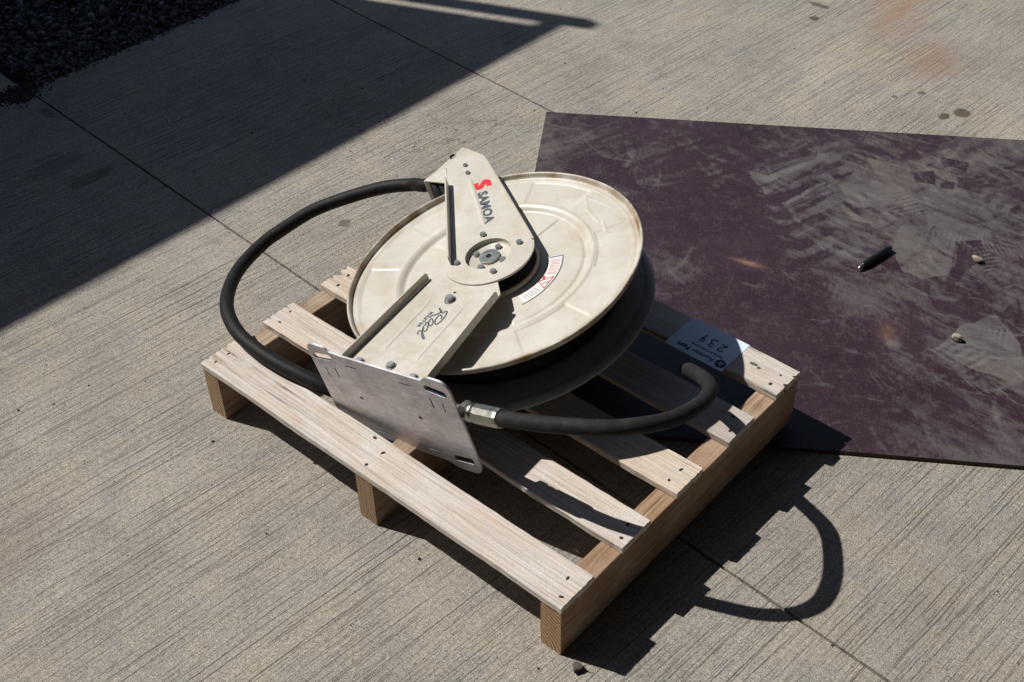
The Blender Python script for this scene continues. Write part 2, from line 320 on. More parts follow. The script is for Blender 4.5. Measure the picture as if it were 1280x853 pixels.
def mat_gravel():
    M = Mat('gravel_stone', 0.9, 0, 0.3)
    a = M.attr('tone')
    c = M.ramp(a.outputs['Fac'], [(0.0, (0.08, 0.077, 0.074)), (0.6, (0.17, 0.165, 0.155)), (0.9, (0.30, 0.29, 0.28)), (1.0, (0.40, 0.40, 0.40))])
    M.set('Base Color', M.mix(0.6, c, M.ramp(M.noise(M.coord(), 160, 3, .6), [(.3, .6), (.7, 1.2)]), 'MULTIPLY'))
    return M.m
MT['gravel'] = mat_gravel()

# ------------------------------------------------------------------ object helpers
def link(o, parent=None):
    COL.objects.link(o)
    if parent is not None: o.parent = parent
    return o
def mesh_obj(name, verts, faces, mat, parent=None, smooth=False, loc=None):
    me = bpy.data.meshes.new(name); me.from_pydata([tuple(v) for v in verts], [], faces); me.update()
    if smooth: me.polygons.foreach_set('use_smooth', [True] * len(me.polygons))
    if mat: me.materials.append(MT[mat])
    o = bpy.data.objects.new(name, me)
    if loc is not None: o.location = loc
    return link(o, parent)
def bm_obj(name, bm, mat, parent=None, smooth=False):
    me = bpy.data.meshes.new(name); bmesh.ops.recalc_face_normals(bm, faces=bm.faces); bm.to_mesh(me); bm.free()
    if smooth: me.polygons.foreach_set('use_smooth', [True] * len(me.polygons))
    me.materials.append(MT[mat]); return link(bpy.data.objects.new(name, me), parent)
def empty(name, mat4=None):
    o = bpy.data.objects.new(name, None); COL.objects.link(o); o.empty_display_size = 0.1
    if mat4 is not None: o.matrix_world = mat4
    return o
def tag(o, label=None, cat=None, group=None, kind=None):
    if label: o['label'] = label
    if cat: o['category'] = cat
    if group: o['group'] = group
    if kind: o['kind'] = kind
    return o
def bevel(o, w, seg=2, ang=35):
    m = o.modifiers.new('bevel', 'BEVEL'); m.width = w; m.segments = seg; m.limit_method = 'ANGLE'; m.angle_limit = math.radians(ang); m.harden_normals = False
    return o
def plate(bm, outer, z0, z1, holes=(), T=None):
    """flat sheet with an outline and holes, between z0 and z1"""
    loops = [[Vector((x, y, 0)) for x, y in outer]] + [[Vector((x, y, 0)) for x, y in h] for h in holes]
    tris = tessellate_polygon(loops); pts = [p for l in loops for p in l]
    T = T or Matrix.Identity(4)
    top = [bm.verts.new(T @ Vector((p.x, p.y, z1))) for p in pts]; bot = [bm.verts.new(T @ Vector((p.x, p.y, z0))) for p in pts]
    for t in tris:
        try: bm.faces.new([top[i] for i in t]); bm.faces.new([bot[i] for i in reversed(t)])
        except ValueError: pass
    k = 0
    for l in loops:
        n = len(l)
        for i in range(n):
            a, b = k + i, k + (i + 1) % n
            bm.faces.new([top[a], top[b], bot[b], bot[a]])
        k += n
def circle(cx, cy, r, n=32, a0=0, a1=2 * math.pi, ry=None, rot=0):
    ry = ry or r; out = []
    full = abs(a1 - a0 - 2 * math.pi) < 1e-6
    for i in range(n if full else n + 1):
        a = a0 + (a1 - a0) * i / n; x = r * math.cos(a); y = ry * math.sin(a)
        out.append((cx + x * math.cos(rot) - y * math.sin(rot), cy + x * math.sin(rot) + y * math.cos(rot)))
    return out
def rounded(poly, rad, n=6):
    """round the corners of a polygon; rad is one radius or a list"""
    out = []; N = len(poly)
    for i in range(N):
        p = Vector(poly[i]); a = Vector(poly[i - 1]); b = Vector(poly[(i + 1) % N]); r = rad[i] if isinstance(rad, (list, tuple)) else rad
        if r <= 0: out.append(tuple(p)); continue
        da = (a - p).normalized(); db = (b - p).normalized(); ang = da.angle(db); d = min(r / math.tan(ang / 2), (a - p).length * .49, (b - p).length * .49)
        s = p + da * d; e = p + db * d
        for k in range(n + 1):
            t = k / n; out.append(tuple(s * (1 - t) ** 2 + p * 2 * t * (1 - t) + e * t * t))
    return out
def prism(bm, pts, z0, z1, T=None): plate(bm, pts, z0, z1, (), T)
def lathe(bm, prof, n=48, T=None, close=False):
    T = T or Matrix.Identity(4); rings = []
    for (r, z) in prof: rings.append([bm.verts.new(T @ Vector((r * math.cos(2 * math.pi * i / n), r * math.sin(2 * math.pi * i / n), z))) for i in range(n)])
    m = len(rings)
    for j in range(m if close else m - 1):
        A, B = rings[j], rings[(j + 1) % m]
        for i in range(n): bm.faces.new([A[i], A[(i + 1) % n], B[(i + 1) % n], B[i]])
    return rings
def catmull(P, sub=10):
    P = [Vector(p) for p in P]; Q = [P[0] * 2 - P[1]] + P + [P[-1] * 2 - P[-2]]; out = []
    for i in range(1, len(Q) - 2):
        for k in range(sub):
            t = k / sub; a, b, c, d = Q[i - 1], Q[i], Q[i + 1], Q[i + 2]
            out.append(0.5 * ((2 * b) + (c - a) * t + (2 * a - 5 * b + 4 * c - d) * t * t + (3 * b - a - 3 * c + d) * t ** 3))
    out.append(P[-1]); return out
def tube(path, r, n=20, bm=None, hollow=None, rfun=None):
    bm = bm or bmesh.new(); rings = []; t = (path[1] - path[0]).normalized(); up = Vector((0, 0, 1)) if abs(t.z) < .9 else Vector((1, 0, 0)); nx = t.cross(up).normalized()
    for i, p in enumerate(path):
        t2 = (path[min(i + 1, len(path) - 1)] - path[max(i - 1, 0)]).normalized(); nx = (nx - t2 * nx.dot(t2)).normalized(); ny = t2.cross(nx)
        rr = r * (rfun(i) if rfun else 1)
        rings.append([bm.verts.new(p + (nx * math.cos(2 * math.pi * k / n) + ny * math.sin(2 * math.pi * k / n)) * rr) for k in range(n)])
    for A, B in zip(rings[:-1], rings[1:]):
        for k in range(n): bm.faces.new([A[k], A[(k + 1) % n], B[(k + 1) % n], B[k]])
    bm.faces.new(rings[0])
    if hollow:
        c = path[-1]; inner = [bm.verts.new(c + (v.co - c) * hollow) for v in rings[-1]]; dr = (path[-2] - path[-1]).normalized() * 0.03
        deep = [bm.verts.new(v.co + dr) for v in inner]
        for A, B in ((rings[-1], inner), (inner, deep)):
            for k in range(n): bm.faces.new([A[k], A[(k + 1) % n], B[(k + 1) % n], B[k]])
        bm.faces.new(deep)
    else: bm.faces.new(rings[-1])
    return bm
def stroke(bm, pts, w, z0, z1, sub=4):
    """a pen stroke: flat ribbon along 2D points"""
    P = catmull([(x, y, 0) for x, y in pts], sub) if sub > 1 else [Vector((x, y, 0)) for x, y in pts]
    L, R = [], []
    for i, p in enumerate(P):
        t = (P[min(i + 1, len(P) - 1)] - P[max(i - 1, 0)]).normalized(); nn = Vector((-t.y, t.x, 0)) * w / 2; L.append(p + nn); R.append(p - nn)
    for i in range(len(P) - 1):
        q = [L[i], L[i + 1], R[i + 1], R[i]]
        bm.faces.new([bm.verts.new(Vector((v.x, v.y, z1))) for v in q])
def text_mesh(name, body, size, M4, mat, parent, bold=0.0, spacing=1.0, xs=1.0, shear=0.0):
    c = bpy.data.curves.new(name, 'FONT'); c.body = body; c.size = size; c.offset = bold; c.space_character = spacing; c.extrude = 0.00015; c.resolution_u = 3; c.shear = shear
    o = bpy.data.objects.new('tmp', c); COL.objects.link(o)
    bpy.context.view_layer.update()
    me = bpy.data.meshes.new_from_object(o.evaluated_get(bpy.context.evaluated_depsgraph_get())); bpy.data.objects.remove(o)
    me.transform(M4 @ Matrix.Diagonal((xs, 1, 1, 1))); me.materials.clear(); me.materials.append(MT[mat]); me.name = name
    return link(bpy.data.objects.new(name, me), parent)
def frame2(o, xdir, z):
    """4x4 of a flat text: origin o, reading direction xdir, both in the plane"""
    x = Vector((xdir[0], xdir[1], 0)).normalized(); y = Vector((-x.y, x.x, 0))
    return Matrix(((x.x, y.x, 0, o[0]), (x.y, y.y, 0, o[1]), (0, 0, 1, z), (0, 0, 0, 1)))
def fbm(shape, cell, octv=5, seed=0, gain=0.55):
    g = np.random.default_rng(seed); out = np.zeros(shape); amp = 1; tot = 0
    for o in range(octv):
        c = max(1.0, cell / 2 ** o); nu = int(shape[0] / c) + 3; nv = int(shape[1] / c) + 3; R = g.random((nu, nv))
        x = np.arange(shape[0]) / c; y = np.arange(shape[1]) / c; xi = x.astype(int); yi = y.astype(int); fx = x - xi; fy = y - yi; fx = fx * fx * (3 - 2 * fx); fy = fy * fy * (3 - 2 * fy)
        a = R[np.ix_(xi, yi)]; b = R[np.ix_(xi + 1, yi)]; cc = R[np.ix_(xi, yi + 1)]; d = R[np.ix_(xi + 1, yi + 1)]
        out += amp * ((a * (1 - fx)[:, None] + b * fx[:, None]) * (1 - fy) + (cc * (1 - fx)[:, None] + d * fx[:, None]) * fy); tot += amp; amp *= gain
    return out / tot
def grid_mesh(name, X, Y, Z, mat, parent=None, smooth=True, wrap=False):
    nu, nv = X.shape; co = np.stack([X, Y, Z], -1).reshape(-1, 3)
    i = np.arange(nu - (0 if wrap else 1)); j = np.arange(nv - 1); I, J = np.meshgrid(i, j, indexing='ij'); I2 = (I + 1) % nu
    f = np.stack([I * nv + J, I2 * nv + J, I2 * nv + J + 1, I * nv + J + 1], -1).reshape(-1, 4)
    me = bpy.data.meshes.new(name); me.vertices.add(len(co)); me.vertices.foreach_set('co', co.ravel().astype(np.float32))
    me.loops.add(f.size); me.loops.foreach_set('vertex_index', f.ravel().astype(np.int32)); me.polygons.add(len(f))
    me.polygons.foreach_set('loop_start', (np.arange(len(f)) * 4).astype(np.int32)); me.update(calc_edges=True); me.validate()
    me.polygons.foreach_set('use_smooth', [smooth] * len(me.polygons)); me.materials.append(MT[mat])
    return link(bpy.data.objects.new(name, me), parent)
def vattr(o, name, arr):
    a = o.data.attributes.new(name, 'FLOAT', 'POINT'); a.data.foreach_set('value', np.asarray(arr, dtype=np.float32).ravel())

# ------------------------------------------------------------------ ground: earth, concrete slabs, gravel
G = mesh_obj('ground', [(-150, -150, -0.035), (150, -150, -0.035), (150, 150, -0.035), (-150, 150, -0.035)], [(0, 1, 2, 3)], 'dirt')
tag(G, 'dark earth under the concrete slabs and in their joints', None, None, 'structure')
def j1(x): return 0.3505 - 0.064 * x
def j2(x): return 1.180 - 0.0810 * x
def edge_pts(p, q, amp, seed, step=0.012):
    """a slightly ragged slab edge between two points"""
    p = Vector(p); q = Vector(q); L = (q - p).length; n = max(1, int(L / step)); d = (q - p).normalized(); nn = Vector((-d.y, d.x))
    out = []
    for i in range(n):
        s = i / n * L; a = amp * (noise.noise(Vector((s * 9, seed, 0))) * 1.0 + noise.noise(Vector((s * 60, seed, 3))) * 0.9 + max(0, noise.noise(Vector((s * 22, seed, 7))) - .35) * 5)
        out.append(p + d * (s) + nn * abs(a))
    return out
def slab(corners, amps, seed, label):
    pts = []
    for i in range(len(corners)):
        a, b = corners[i], corners[(i + 1) % len(corners)]
        pts += edge_pts(a, b, amps[i], seed + i) if amps[i] > 0 else [Vector(a)]
    bm = bmesh.new(); plate(bm, [(p.x, p.y) for p in pts], -0.033, 0.0)
    o = bm_obj('concrete_slab', bm, 'concrete', G); bevel(o, 0.0022, 2, 50)
    if label: o['label'] = label
    return o
gp = 0.0024; XL = -1.25
slab([(XL, j1(XL) + gp), (6, j1(6) + gp), (6, j2(6) - gp), (XL, j2(XL) - gp)], [.0016, .0016, 0.0016, .004][0:4], 3, 'middle slab, half under the plywood')
slab([(XL, j2(XL) + gp), (6, j2(6) + gp), (6, 6), (XL, 6)], [.0014, 0, 0, .004], 9, 'far slab beyond the plywood, with rusty stains')
slab([(XL + .004, -4), (6, -4), (6, j1(6) - gp), (XL + .004, j1(XL) - gp)], [0, 0, .0016, .003], 15, 'near slab in front of the pallet')
slab([(-5, -4), (XL - .004, -4), (XL - .004, j1(XL) - .004), (-5, j1(-5) - .01)], [0, .003, .004, 0], 21, 'slab at the left edge beside the gravel')

def blob(bm, c, r, seed, sub=1, flat=0.7):
    g = bmesh.ops.create_icosphere(bm, subdivisions=sub, radius=1.0)
    q = Matrix.Rotation(seed * 1.7, 3, 'Z') @ Matrix.Rotation(seed * .9, 3, 'X')
    for v in g['verts']:
        d = v.co.normalized(); k = 1 + 0.62 * noise.noise(d * 1.9 + Vector((seed * 3.1, seed, 0)))
        w = q @ (d * k); w = Vector((w.x * r[0], w.y * r[1], w.z * r[2])); v.co = w + Vector(c)
# gravel as one mass
def gravel():
    protos = []
    for s in range(7):
        bm = bmesh.new(); blob(bm, (0, 0, 0), (1, .8, .6), s + 1.3, 1); bm.verts.ensure_lookup_table()
        protos.append((np.array([v.co for v in bm.verts]), np.array([[v.index for v in f.verts] for f in bm.faces]))); bm.free()
    V, F, T = [], [], []; off = 0
    n = 13000
    for i in range(n):
        x = -1.262 - rng.random() ** 1.3 * .95; y = 0.44 + rng.random() * 1.1
        if i < 420: x = -1.235 - rng.random() * .06 * (1 if i % 3 else 1.6); y = 0.42 + rng.random() * .9
        if y < j1(x) + .03: continue
        r = 0.0030 + rng.random() ** 3.0 * 0.0125
        if i < 420: r = .002 + rng.random() * .004
        if i < 60: r = .004 + rng.random() * .004
        z = -0.02 + rng.random() * 0.02 + (0.0 if x < -1.30 else -.006)
        if i < 420: z = 0.001
        a = rng.random(3) * 6.28; R = np.array(Matrix.Rotation(a[0], 3, 'Z') @ Matrix.Rotation(a[1], 3, 'X') @ Matrix.Rotation(a[2], 3, 'Y'))
        pv, pf = protos[i % 7]; V.append(pv @ R.T * r + [x, y, z]); F.append(pf + off); off += len(pv)
        t = min(0.93, rng.random() ** 1.6 * .9) if rng.random() > .02 else 1.0
        T.append(np.full(len(pv), t))
    V = np.concatenate(V); F = np.concatenate(F)
    o = mesh_obj('gravel', V, F.tolist(), 'gravel'); vattr(o, 'tone', np.concatenate(T))
    tag(o, 'loose dark grey gravel beside the edge of the concrete', None, None, 'stuff')
gravel()
# crumbs of dirt where the four slabs meet, and grit in the joints
def crumbs():
    V, F = [], []; off = 0; bm = bmesh.new(); bmesh.ops.create_icosphere(bm, subdivisions=1, radius=1); pv = np.array([v.co for v in bm.verts]); bm.verts.ensure_lookup_table(); pf = np.array([[v.index for v in f.verts] for f in bm.faces]); bm.free()
    def add(x, y, z, r):
        nonlocal off
        V.append(pv * (r * (.7 + .6 * rng.random(3))) + [x, y, z]); F.append(pf + off); off += len(pv)
    for i in range(520):
        t = rng.normal(size=2); add(-1.25 + t[0] * .022, .405 + t[1] * .03, .0005, .0015 + rng.random() * .003)
    for i in range(1500):
        x = -1.2 + rng.random() * 2.8; add(x, (j1 if i % 2 else j2)(x) + rng.normal() * .0015, -.006 - rng.random() * .012, .0012 + rng.random() * .0018)
    for i in range(260):      # loose sand grains on the slabs
        x, y = -.8 + rng.random() * 2.1, -.5 + rng.random() * 2.4
        add(x, y, .0006, .0007 + rng.random() ** 3 * .0022)
    o = mesh_obj('grit', np.concatenate(V), np.concatenate(F).tolist(), 'dirt'); tag(o, 'dirt and grit in the joints and scattered on the concrete', None, None, 'stuff')
crumbs()

# ------------------------------------------------------------------ plywood sheet
PT = 0.009
pa = math.radians(34.2)
PLY = Matrix.Translation((-0.2077, 1.1755, 0)) @ Matrix.Rotation(pa, 4, 'Z')      # u along the far edge, -y across
ply = empty('plywood_sheet', PLY); tag(ply, 'large maroon film-faced plywood sheet, dusty with tyre prints, lying flat on the concrete', 'plywood sheet')
LIGHT = [[[0.473, 0.203], [0.663, 0.101], [0.644, 0.144], [0.534, 0.264], [0.512, 0.294], [0.478, 0.232]], [[0.541, 0.328], [0.638, 0.232], [0.652, 0.25], [0.56, 0.362]], [[0.551, 0.437], [0.609, 0.374], [0.628, 0.389], [0.565, 0.448]], [[0.741, 0.122], [0.832, 0.151], [0.825, 0.211], [0.75, 0.19]], [[0.786, 0.38], [0.901, 0.392], [0.889, 0.444], [0.861, 0.545], [0.807, 0.567], [0.768, 0.54], [0.758, 0.46]], [[0.842, 0.32], [0.971, 0.375], [0.971, 0.435], [0.92, 0.424], [0.843, 0.39]], [[0.932, 0.663], [0.968, 0.762], [0.95, 0.861], [0.87, 0.834], [0.806, 0.781], [0.866, 0.704]], [[0.669, 0.229], [0.823, 0.23], [0.825, 0.295], [0.692, 0.328]]]
DARK = [[[0.509, 0.219], [0.631, 0.105], [0.624, 0.136], [0.515, 0.218]], [[0.533, 0.268], [0.676, 0.14], [0.685, 0.159], [0.544, 0.272]], [[0.514, 0.376], [0.643, 0.232], [0.647, 0.26], [0.524, 0.379]], [[0.891, 0.427], [0.946, 0.412], [0.942, 0.471], [0.905, 0.524], [0.843, 0.609], [0.861, 0.545], [0.888, 0.486]], [[0.815, 0.098], [0.854, 0.058], [0.869, 0.107], [0.82, 0.123]], [[0.907, 0.093], [0.967, 0.116], [0.956, 0.152], [0.903, 0.123]], [[0.835, 0.171], [0.884, 0.155], [0.881, 0.214], [0.836, 0.209]], [[0.893, 0.203], [0.924, 0.199], [0.917, 0.228], [0.884, 0.227]], [[0.932, 0.179], [0.988, 0.182], [0.976, 0.24], [0.926, 0.218]], [[0.932, 0.663], [0.967, 0.635], [0.989, 0.648], [0.968, 0.762]], [[0.411, 0.078], [0.46, 0.083], [0.516, 0.169], [0.505, 0.2], [0.442, 0.147]], [[0.455, 0.31], [0.51, 0.341], [0.504, 0.377], [0.46, 0.356]]]
def ply_sheet():
    UL, VL, st = 1.80, 1.072, 0.0027
    nu, nv = int(UL / st) + 1, int(VL / st) + 1
    u = np.linspace(0, UL, nu); v = np.linspace(0, VL, nv); U, V = np.meshgrid(u, v, indexing='ij')
    n1 = fbm(U.shape, 80, 7, 1); n2 = fbm(U.shape, 30, 6, 2); wx = (fbm(U.shape, 11, 4, 3) - .5) * .026; wy = (fbm(U.shape, 11, 4, 4) - .5) * .026
    def smear(an, lo, sh, seed, octv=4):
        """noise drawn out along one direction, as a sliding tyre leaves it"""
        g = np.random.default_rng(seed); out = np.zeros(U.shape); amp = 1.0; tot = 0
        for o in range(octv):
            T = g.random((256, 256)); p = (U * math.cos(an) + V * math.sin(an) + wx * .5) / (lo / 1.7 ** o) + 60; q = (-U * math.sin(an) + V * math.cos(an) + wy * .5) / (sh / 1.7 ** o) + 60
            i = np.floor(p).astype(int); j = np.floor(q).astype(int); a = p - i; b = q - j; a = a * a * (3 - 2 * a); b = b * b * (3 - 2 * b); i %= 255; j %= 255
            out += amp * ((T[i, j] * (1 - a) + T[i + 1, j] * a) * (1 - b) + (T[i, j + 1] * (1 - a) + T[i + 1, j + 1] * a) * b); tot += amp; amp *= .62
        return out / tot
    dust = 0.06 + (n1 - .5) * 1.1
    def gz(cu, cv, su, sv, a): return a * np.exp(-(((U - cu) / su) ** 2 + ((V - cv) / sv) ** 2))
    dust += gz(.80, .22, .33, .22, .26) + gz(.9, .75, .14, .25, .22) + gz(1.3, .4, .4, .5, .25) - gz(.55, .75, .25, .22, .22) - gz(.25, .2, .18, .2, .10) - gz(.75, .9, .2, .12, .08)
    dust += (n2 - .5) * .55
    sm1, sm2, sm3 = smear(-.72, .085, .013, 31), smear(.60, .075, .012, 32), smear(1.25, .05, .008, 33)
    wmap = np.clip(fbm(U.shape, 70, 3, 40) * 3 - 1.0, 0, 1)
    sm = sm1 * wmap + sm2 * (1 - wmap); act = np.clip(gz(.80, .28, .42, .30, 1.2) + gz(.95, .8, .25, .3, 1.0) + gz(.3, .15, .35, .2, .45) + .18, 0, 1)
    dust += act * (np.tanh((sm - .5) * 9) * .20 + np.tanh((sm3 - .5) * 9) * .07)
    def inside(poly, uu, vv):
        c = np.zeros(uu.shape, bool); k = len(poly)
        for i in range(k):
            x1, y1 = poly[i]; x2, y2 = poly[(i + 1) % k]
            if y1 == y2: continue
            c ^= ((y1 > vv) != (y2 > vv)) & (uu < (x2 - x1) * (vv - y1) / (y2 - y1) + x1)
        return c
    soft = fbm(U.shape, 8, 4, 8)
    for L, amt, w in ((LIGHT, .66, .8), (DARK, .04, .5)):
        for p in L:
            m = inside(p, U + wx * w * .7, V + wy * w * .7)
            k = np.asarray(m, float) * np.clip(.62 + .7 * soft + (sm2 - .5) * .8, 0, .96); k = np.clip(k, 0, 1)
            dust = dust * (1 - k) + (amt + (n2 - .5) * .2 + (sm - .5) * .3) * k
    # chevron bars of a tractor tyre
    for i in range(7):
        ax, ay = .495 + .012 * i, .215 + .056 * i
        for (an, ln, wd, am) in ((-.75, .165 - .008 * i, .0125, 1.0), (.74 + math.pi, .13, .0115, .6)):
            an += .05 * math.sin(i * 2.1); cu, cv = ax + math.cos(an) * ln / 2, ay + math.sin(an) * ln / 2
            a = (U - cu) * math.cos(an) + (V - cv) * math.sin(an) + wx * .3; b = -(U - cu) * math.sin(an) + (V - cv) * math.cos(an) + wy * .3
            e = np.exp(-(np.abs(a) / (ln / 2)) ** 8 - (np.abs(b) / (wd * (1.15 - .5 * a / ln))) ** 6) * np.clip(.45 + soft * .9, 0, 1)
            dust += -.42 * am * e + .26 * am * np.exp(-(np.abs(a) / (ln / 2)) ** 8 - (np.abs(b - .027) / .013) ** 6) * np.clip(soft * 1.6 - .2, 0, 1)
    # tread combs: fine parallel bars pressed into the dust at the print edges
    for (cu, cv, an, wd, ln, per, sgn) in ((.89, .43, .3, .05, .12, .011, -1), (.95, .50, 1.2, .05, .16, .012, 1), (.90, .72, .25, .07, .10, .010, 1), (.86, .80, .9, .09, .12, .018, 1), (.97, .44, -.2, .04, .1, .009, -1), (.72, .33, -.7, .12, .10, .03, -1), (1.0, .28, .5, .1, .1, .03, -1), (.80, .30, 1.1, .07, .09, .013, 1), (1.2, .6, .5, .1, .3, .028, 1), (.60, .62, .2, .05, .08, .012, -1)):
        a = (U - cu) * math.cos(an) + (V - cv) * math.sin(an) + wx * .12; b = -(U - cu) * math.sin(an) + (V - cv) * math.cos(an) + wy * .12
        env = np.clip(1.3 - (np.abs(a) / ln * 2) ** 4, 0, 1) * np.clip(1.3 - (np.abs(b) / wd * 2) ** 4, 0, 1)
        bars = np.clip(np.sin(a / per * 2 * np.pi) * 3, -1, 1)
        dust += sgn * env * bars * .26 * np.clip((fbm(U.shape, 12, 4, int(abs(cu * 997 + cv * 31))) - .42) * 4, 0, 1)
    for i in range(26):       # pale fishbone lines left by a tread
        cu, cv = .84 + rng.random() * .14, .66 + rng.random() * .24; an = (.25, .95, .25)[i % 3] + rng.normal() * .06; sl_ = (slice(int((cu - .05) / st), int((cu + .05) / st)), slice(int((cv - .05) / st), int((cv + .05) / st))); Us, Vs = U[sl_], V[sl_]
        a = (Us - cu) * math.cos(an) + (Vs - cv) * math.sin(an); b = -(Us - cu) * math.sin(an) + (Vs - cv) * math.cos(an); dust[sl_] += .42 * np.exp(-(a / .028) ** 6 - (b / .0016) ** 2)
    for i in range(420):      # scuffs
        cu, cv = rng.random() * 1.3, rng.random() * 1.05; an = rng.choice([-.75, .6, .2, 1.2]) + rng.normal() * .25; ln = .01 + rng.random() ** 2 * .06; wd = .0015 + rng.random() * .004
        sl_ = (slice(max(0, int((cu - .08) / st)), int((cu + .08) / st) + 1), slice(max(0, int((cv - .08) / st)), int((cv + .08) / st) + 1)); Us, Vs = U[sl_], V[sl_]
        if Us.size == 0: continue
        a = (Us - cu) * math.cos(an) + (Vs - cv) * math.sin(an); b = -(Us - cu) * math.sin(an) + (Vs - cv) * math.cos(an) + 4 * a * a
        dust[sl_] += rng.choice([-.3, .28, .2]) * np.exp(-(a / ln) ** 4 - (b / wd) ** 2)
    # the scuffed arc of a tyre shoulder
    rr = np.hypot(U - .62, V - .34); dust += -.25 * np.exp(-((rr - .235) / .006) ** 2) * (V > .36) * (U > .7) * (soft)
    rusty = 0.85 * np.exp(-((((U - .466) * .94 + (V - .552) * .34) / .026) ** 2 + ((-(U - .466) * .34 + (V - .552) * .94 + wx * .1) / .0075) ** 2)) + .5 * np.exp(-(((U - .722) / .016) ** 2 + ((V - .745) / .022) ** 2)) * soft * 1.6
    dust += .8 * np.exp(-(((U - .728) / .012) ** 2 + ((V - .775) / .012) ** 2)) + .35 * np.exp(-(((U - .75) / .03) ** 2 + ((V - .05) / .012) ** 2))
    top = grid_mesh('film_face', U, -V, np.full(U.shape, PT), 'ply', ply)
    vattr(top, 'dust', np.clip(dust, 0, 1)); vattr(top, 'rusty', np.clip(rusty, 0, 1))
    bm = bmesh.new(); prism(bm, [(0.0, 0.0), (0.0, -VL), (UL, -VL), (UL, 0.0)], 0.0005, PT - .0006)
    bm_obj('plywood_core', bm, 'plyedge', ply)
ply_sheet()

# ------------------------------------------------------------------ pallet (built level, then leaned by K)
pallet = empty('wooden_pallet', RX); tag(pallet, 'small weathered wooden pallet with five deck boards on three stringers, carrying the hose reel', 'pallet')
H, TB, W1 = 0.1138, 0.0139, 0.635
def board(L, W, T, mat, name, loc, along=0, seed=0, wob=0.0018, ragged=0.003, wane=0.0, notches=(), label=None, nseg=90, nw=26, parent=pallet):
    """a sawn board: long wobbling edges, eased arrises, splintered ends"""
    xs = [L * (i / nseg) for i in range(nseg + 1)]
    prof = []      # (across, height, which)
    c = min(.0016, T * .15)
    for k in range(nw + 1): prof.append((c + (W - 2 * c) * k / nw, T))
    prof += [(W, T - c), (W, T * .5), (W, c)]
    for k in range(nw + 1): prof.append((W - c - (W - 2 * c) * k / nw, 0))
    prof += [(0, c), (0, T * .5), (0, T - c)]
    n = len(prof); V = []; F = []
    for i, x in enumerate(xs):
        eL = noise.noise(Vector((x * 7, seed, 0))) * wob + noise.noise(Vector((x * 45, seed, 1))) * wob * .45
        eR = noise.noise(Vector((x * 7, seed, 5))) * wob + noise.noise(Vector((x * 45, seed, 6))) * wob * .45
        wn_ = max(0, noise.noise(Vector((x * 12, seed, 9))) + .25) * wane + abs(noise.noise(Vector((x * 90, seed, 2)))) * wane * .3
        for (y, z) in prof:
            t = y / W; yy = y + eL * (1 - t) + eR * t; zz = z
            if wane and t < .04: yy += wn_ * (1.0 if z < T * .75 else .35)
            zz += noise.noise(Vector((x * 5, y * 12, seed))) * .0006
            xx = x
            f0 = max(0, 1 - i / 3.0); f1 = max(0, 1 - (nseg - i) / 3.0)
            rg = abs(noise.noise(Vector((y * 330, z * 60, seed * 3)))) * ragged * .7 + abs(noise.noise(Vector((y * 45, z * 20, seed * 5)))) * ragged * .15
            rg2 = abs(noise.noise(Vector((y * 330, z * 60, seed * 3 + 40)))) * ragged * .7 + abs(noise.noise(Vector((y * 45, z * 20, seed * 5 + 9)))) * ragged * .15
            for (end, yc, hw, dp) in notches:
                g = max(0, 1 - abs(y - yc) / hw)
                if end == 0: xx += dp * g * max(0, 1 - x / (dp * 3 + .001)) if x < dp * 3 else 0
                else: xx -= dp * g * max(0, 1 - (L - x) / (dp * 3 + .001)) if L - x < dp * 3 else 0
            xx += rg * f0 - rg2 * f1
            V.append((xx, yy, zz) if along == 0 else (W - yy, xx, zz) if along == 1 else (xx, yy, zz))
        if i:
            a, b = (i - 1) * n, i * n
            for k in range(n):
                k2 = (k + 1) % n; F.append((a + k, b + k, b + k2, a + k2) if along == 0 else (a + k, a + k2, b + k2, b + k)[::-1])
    top = [k for k in range(nw + 1)]
    for base, rev in ((0, False), (nseg * n, True)):
        m = nw + 1; A = list(range(0, m)); B = [m + 3 + nw - k for k in range(m)]
        for k in range(nw):
            q = [base + A[k], base + A[k + 1], base + B[k + 1], base + B[k]]; F.append(q if not rev else q[::-1])
        q = [base + A[-1]] + [base + m + i for i in range(3)] + [base + B[-1]]; F.append(q if not rev else q[::-1])
        q = [base + B[0]] + [base + m + 3 + m + i for i in range(3)] + [base + A[0]]; F.append(q if not rev else q[::-1])
    o = mesh_obj(name, V, F, mat, parent, False, loc)
    bm = bmesh.new(); bm.from_mesh(o.data); bmesh.ops.recalc_face_normals(bm, faces=bm.faces); bm.to_mesh(o.data); bm.free()
    if label: o['label'] = label
    return o
board_y = [(0.0, .0755), (.1395, .0725), (.278, .071), (.4195, .0755), (.5597, .0753)]
blabels = ['nearest deck board, wide and pale, with a knot and long grain cracks', 'second deck board with a rough bark edge', 'middle deck board with a split left end', 'fourth deck board, mostly shaded by the reel', 'farthest deck board carrying the paper label']
for i, (y, w) in enumerate(board_y):
    board(0.8, w, TB, 'deck', 'deck_board', (0, y, H - TB), 0, seed=3.3 + i * 7.7, wane=.004 if i == 1 else .0018 if i == 3 else 0, ragged=.0035, label=blabels[i],
          notches=[(0, .043, .007, .016), (0, .027, .003, .010), (0, .06, .006, .006)] if i == 2 else [(1, .03, .004, .008), (1, .058, .002, .012)] if i == 4 else [(0, .015, .003, .006), (0, .055, .0015, .012)])
for i, x in enumerate((0.001, .379, .7605)):
    board(W1 - .002, .038, H - TB, 'stringer', 'stringer', (x, .001, 0), 1, seed=40 + i * 5.1, ragged=.0018, nw=6, nseg=60, wob=.0014, label=['left stringer', 'middle stringer', 'right stringer, its long side in shade'][i])
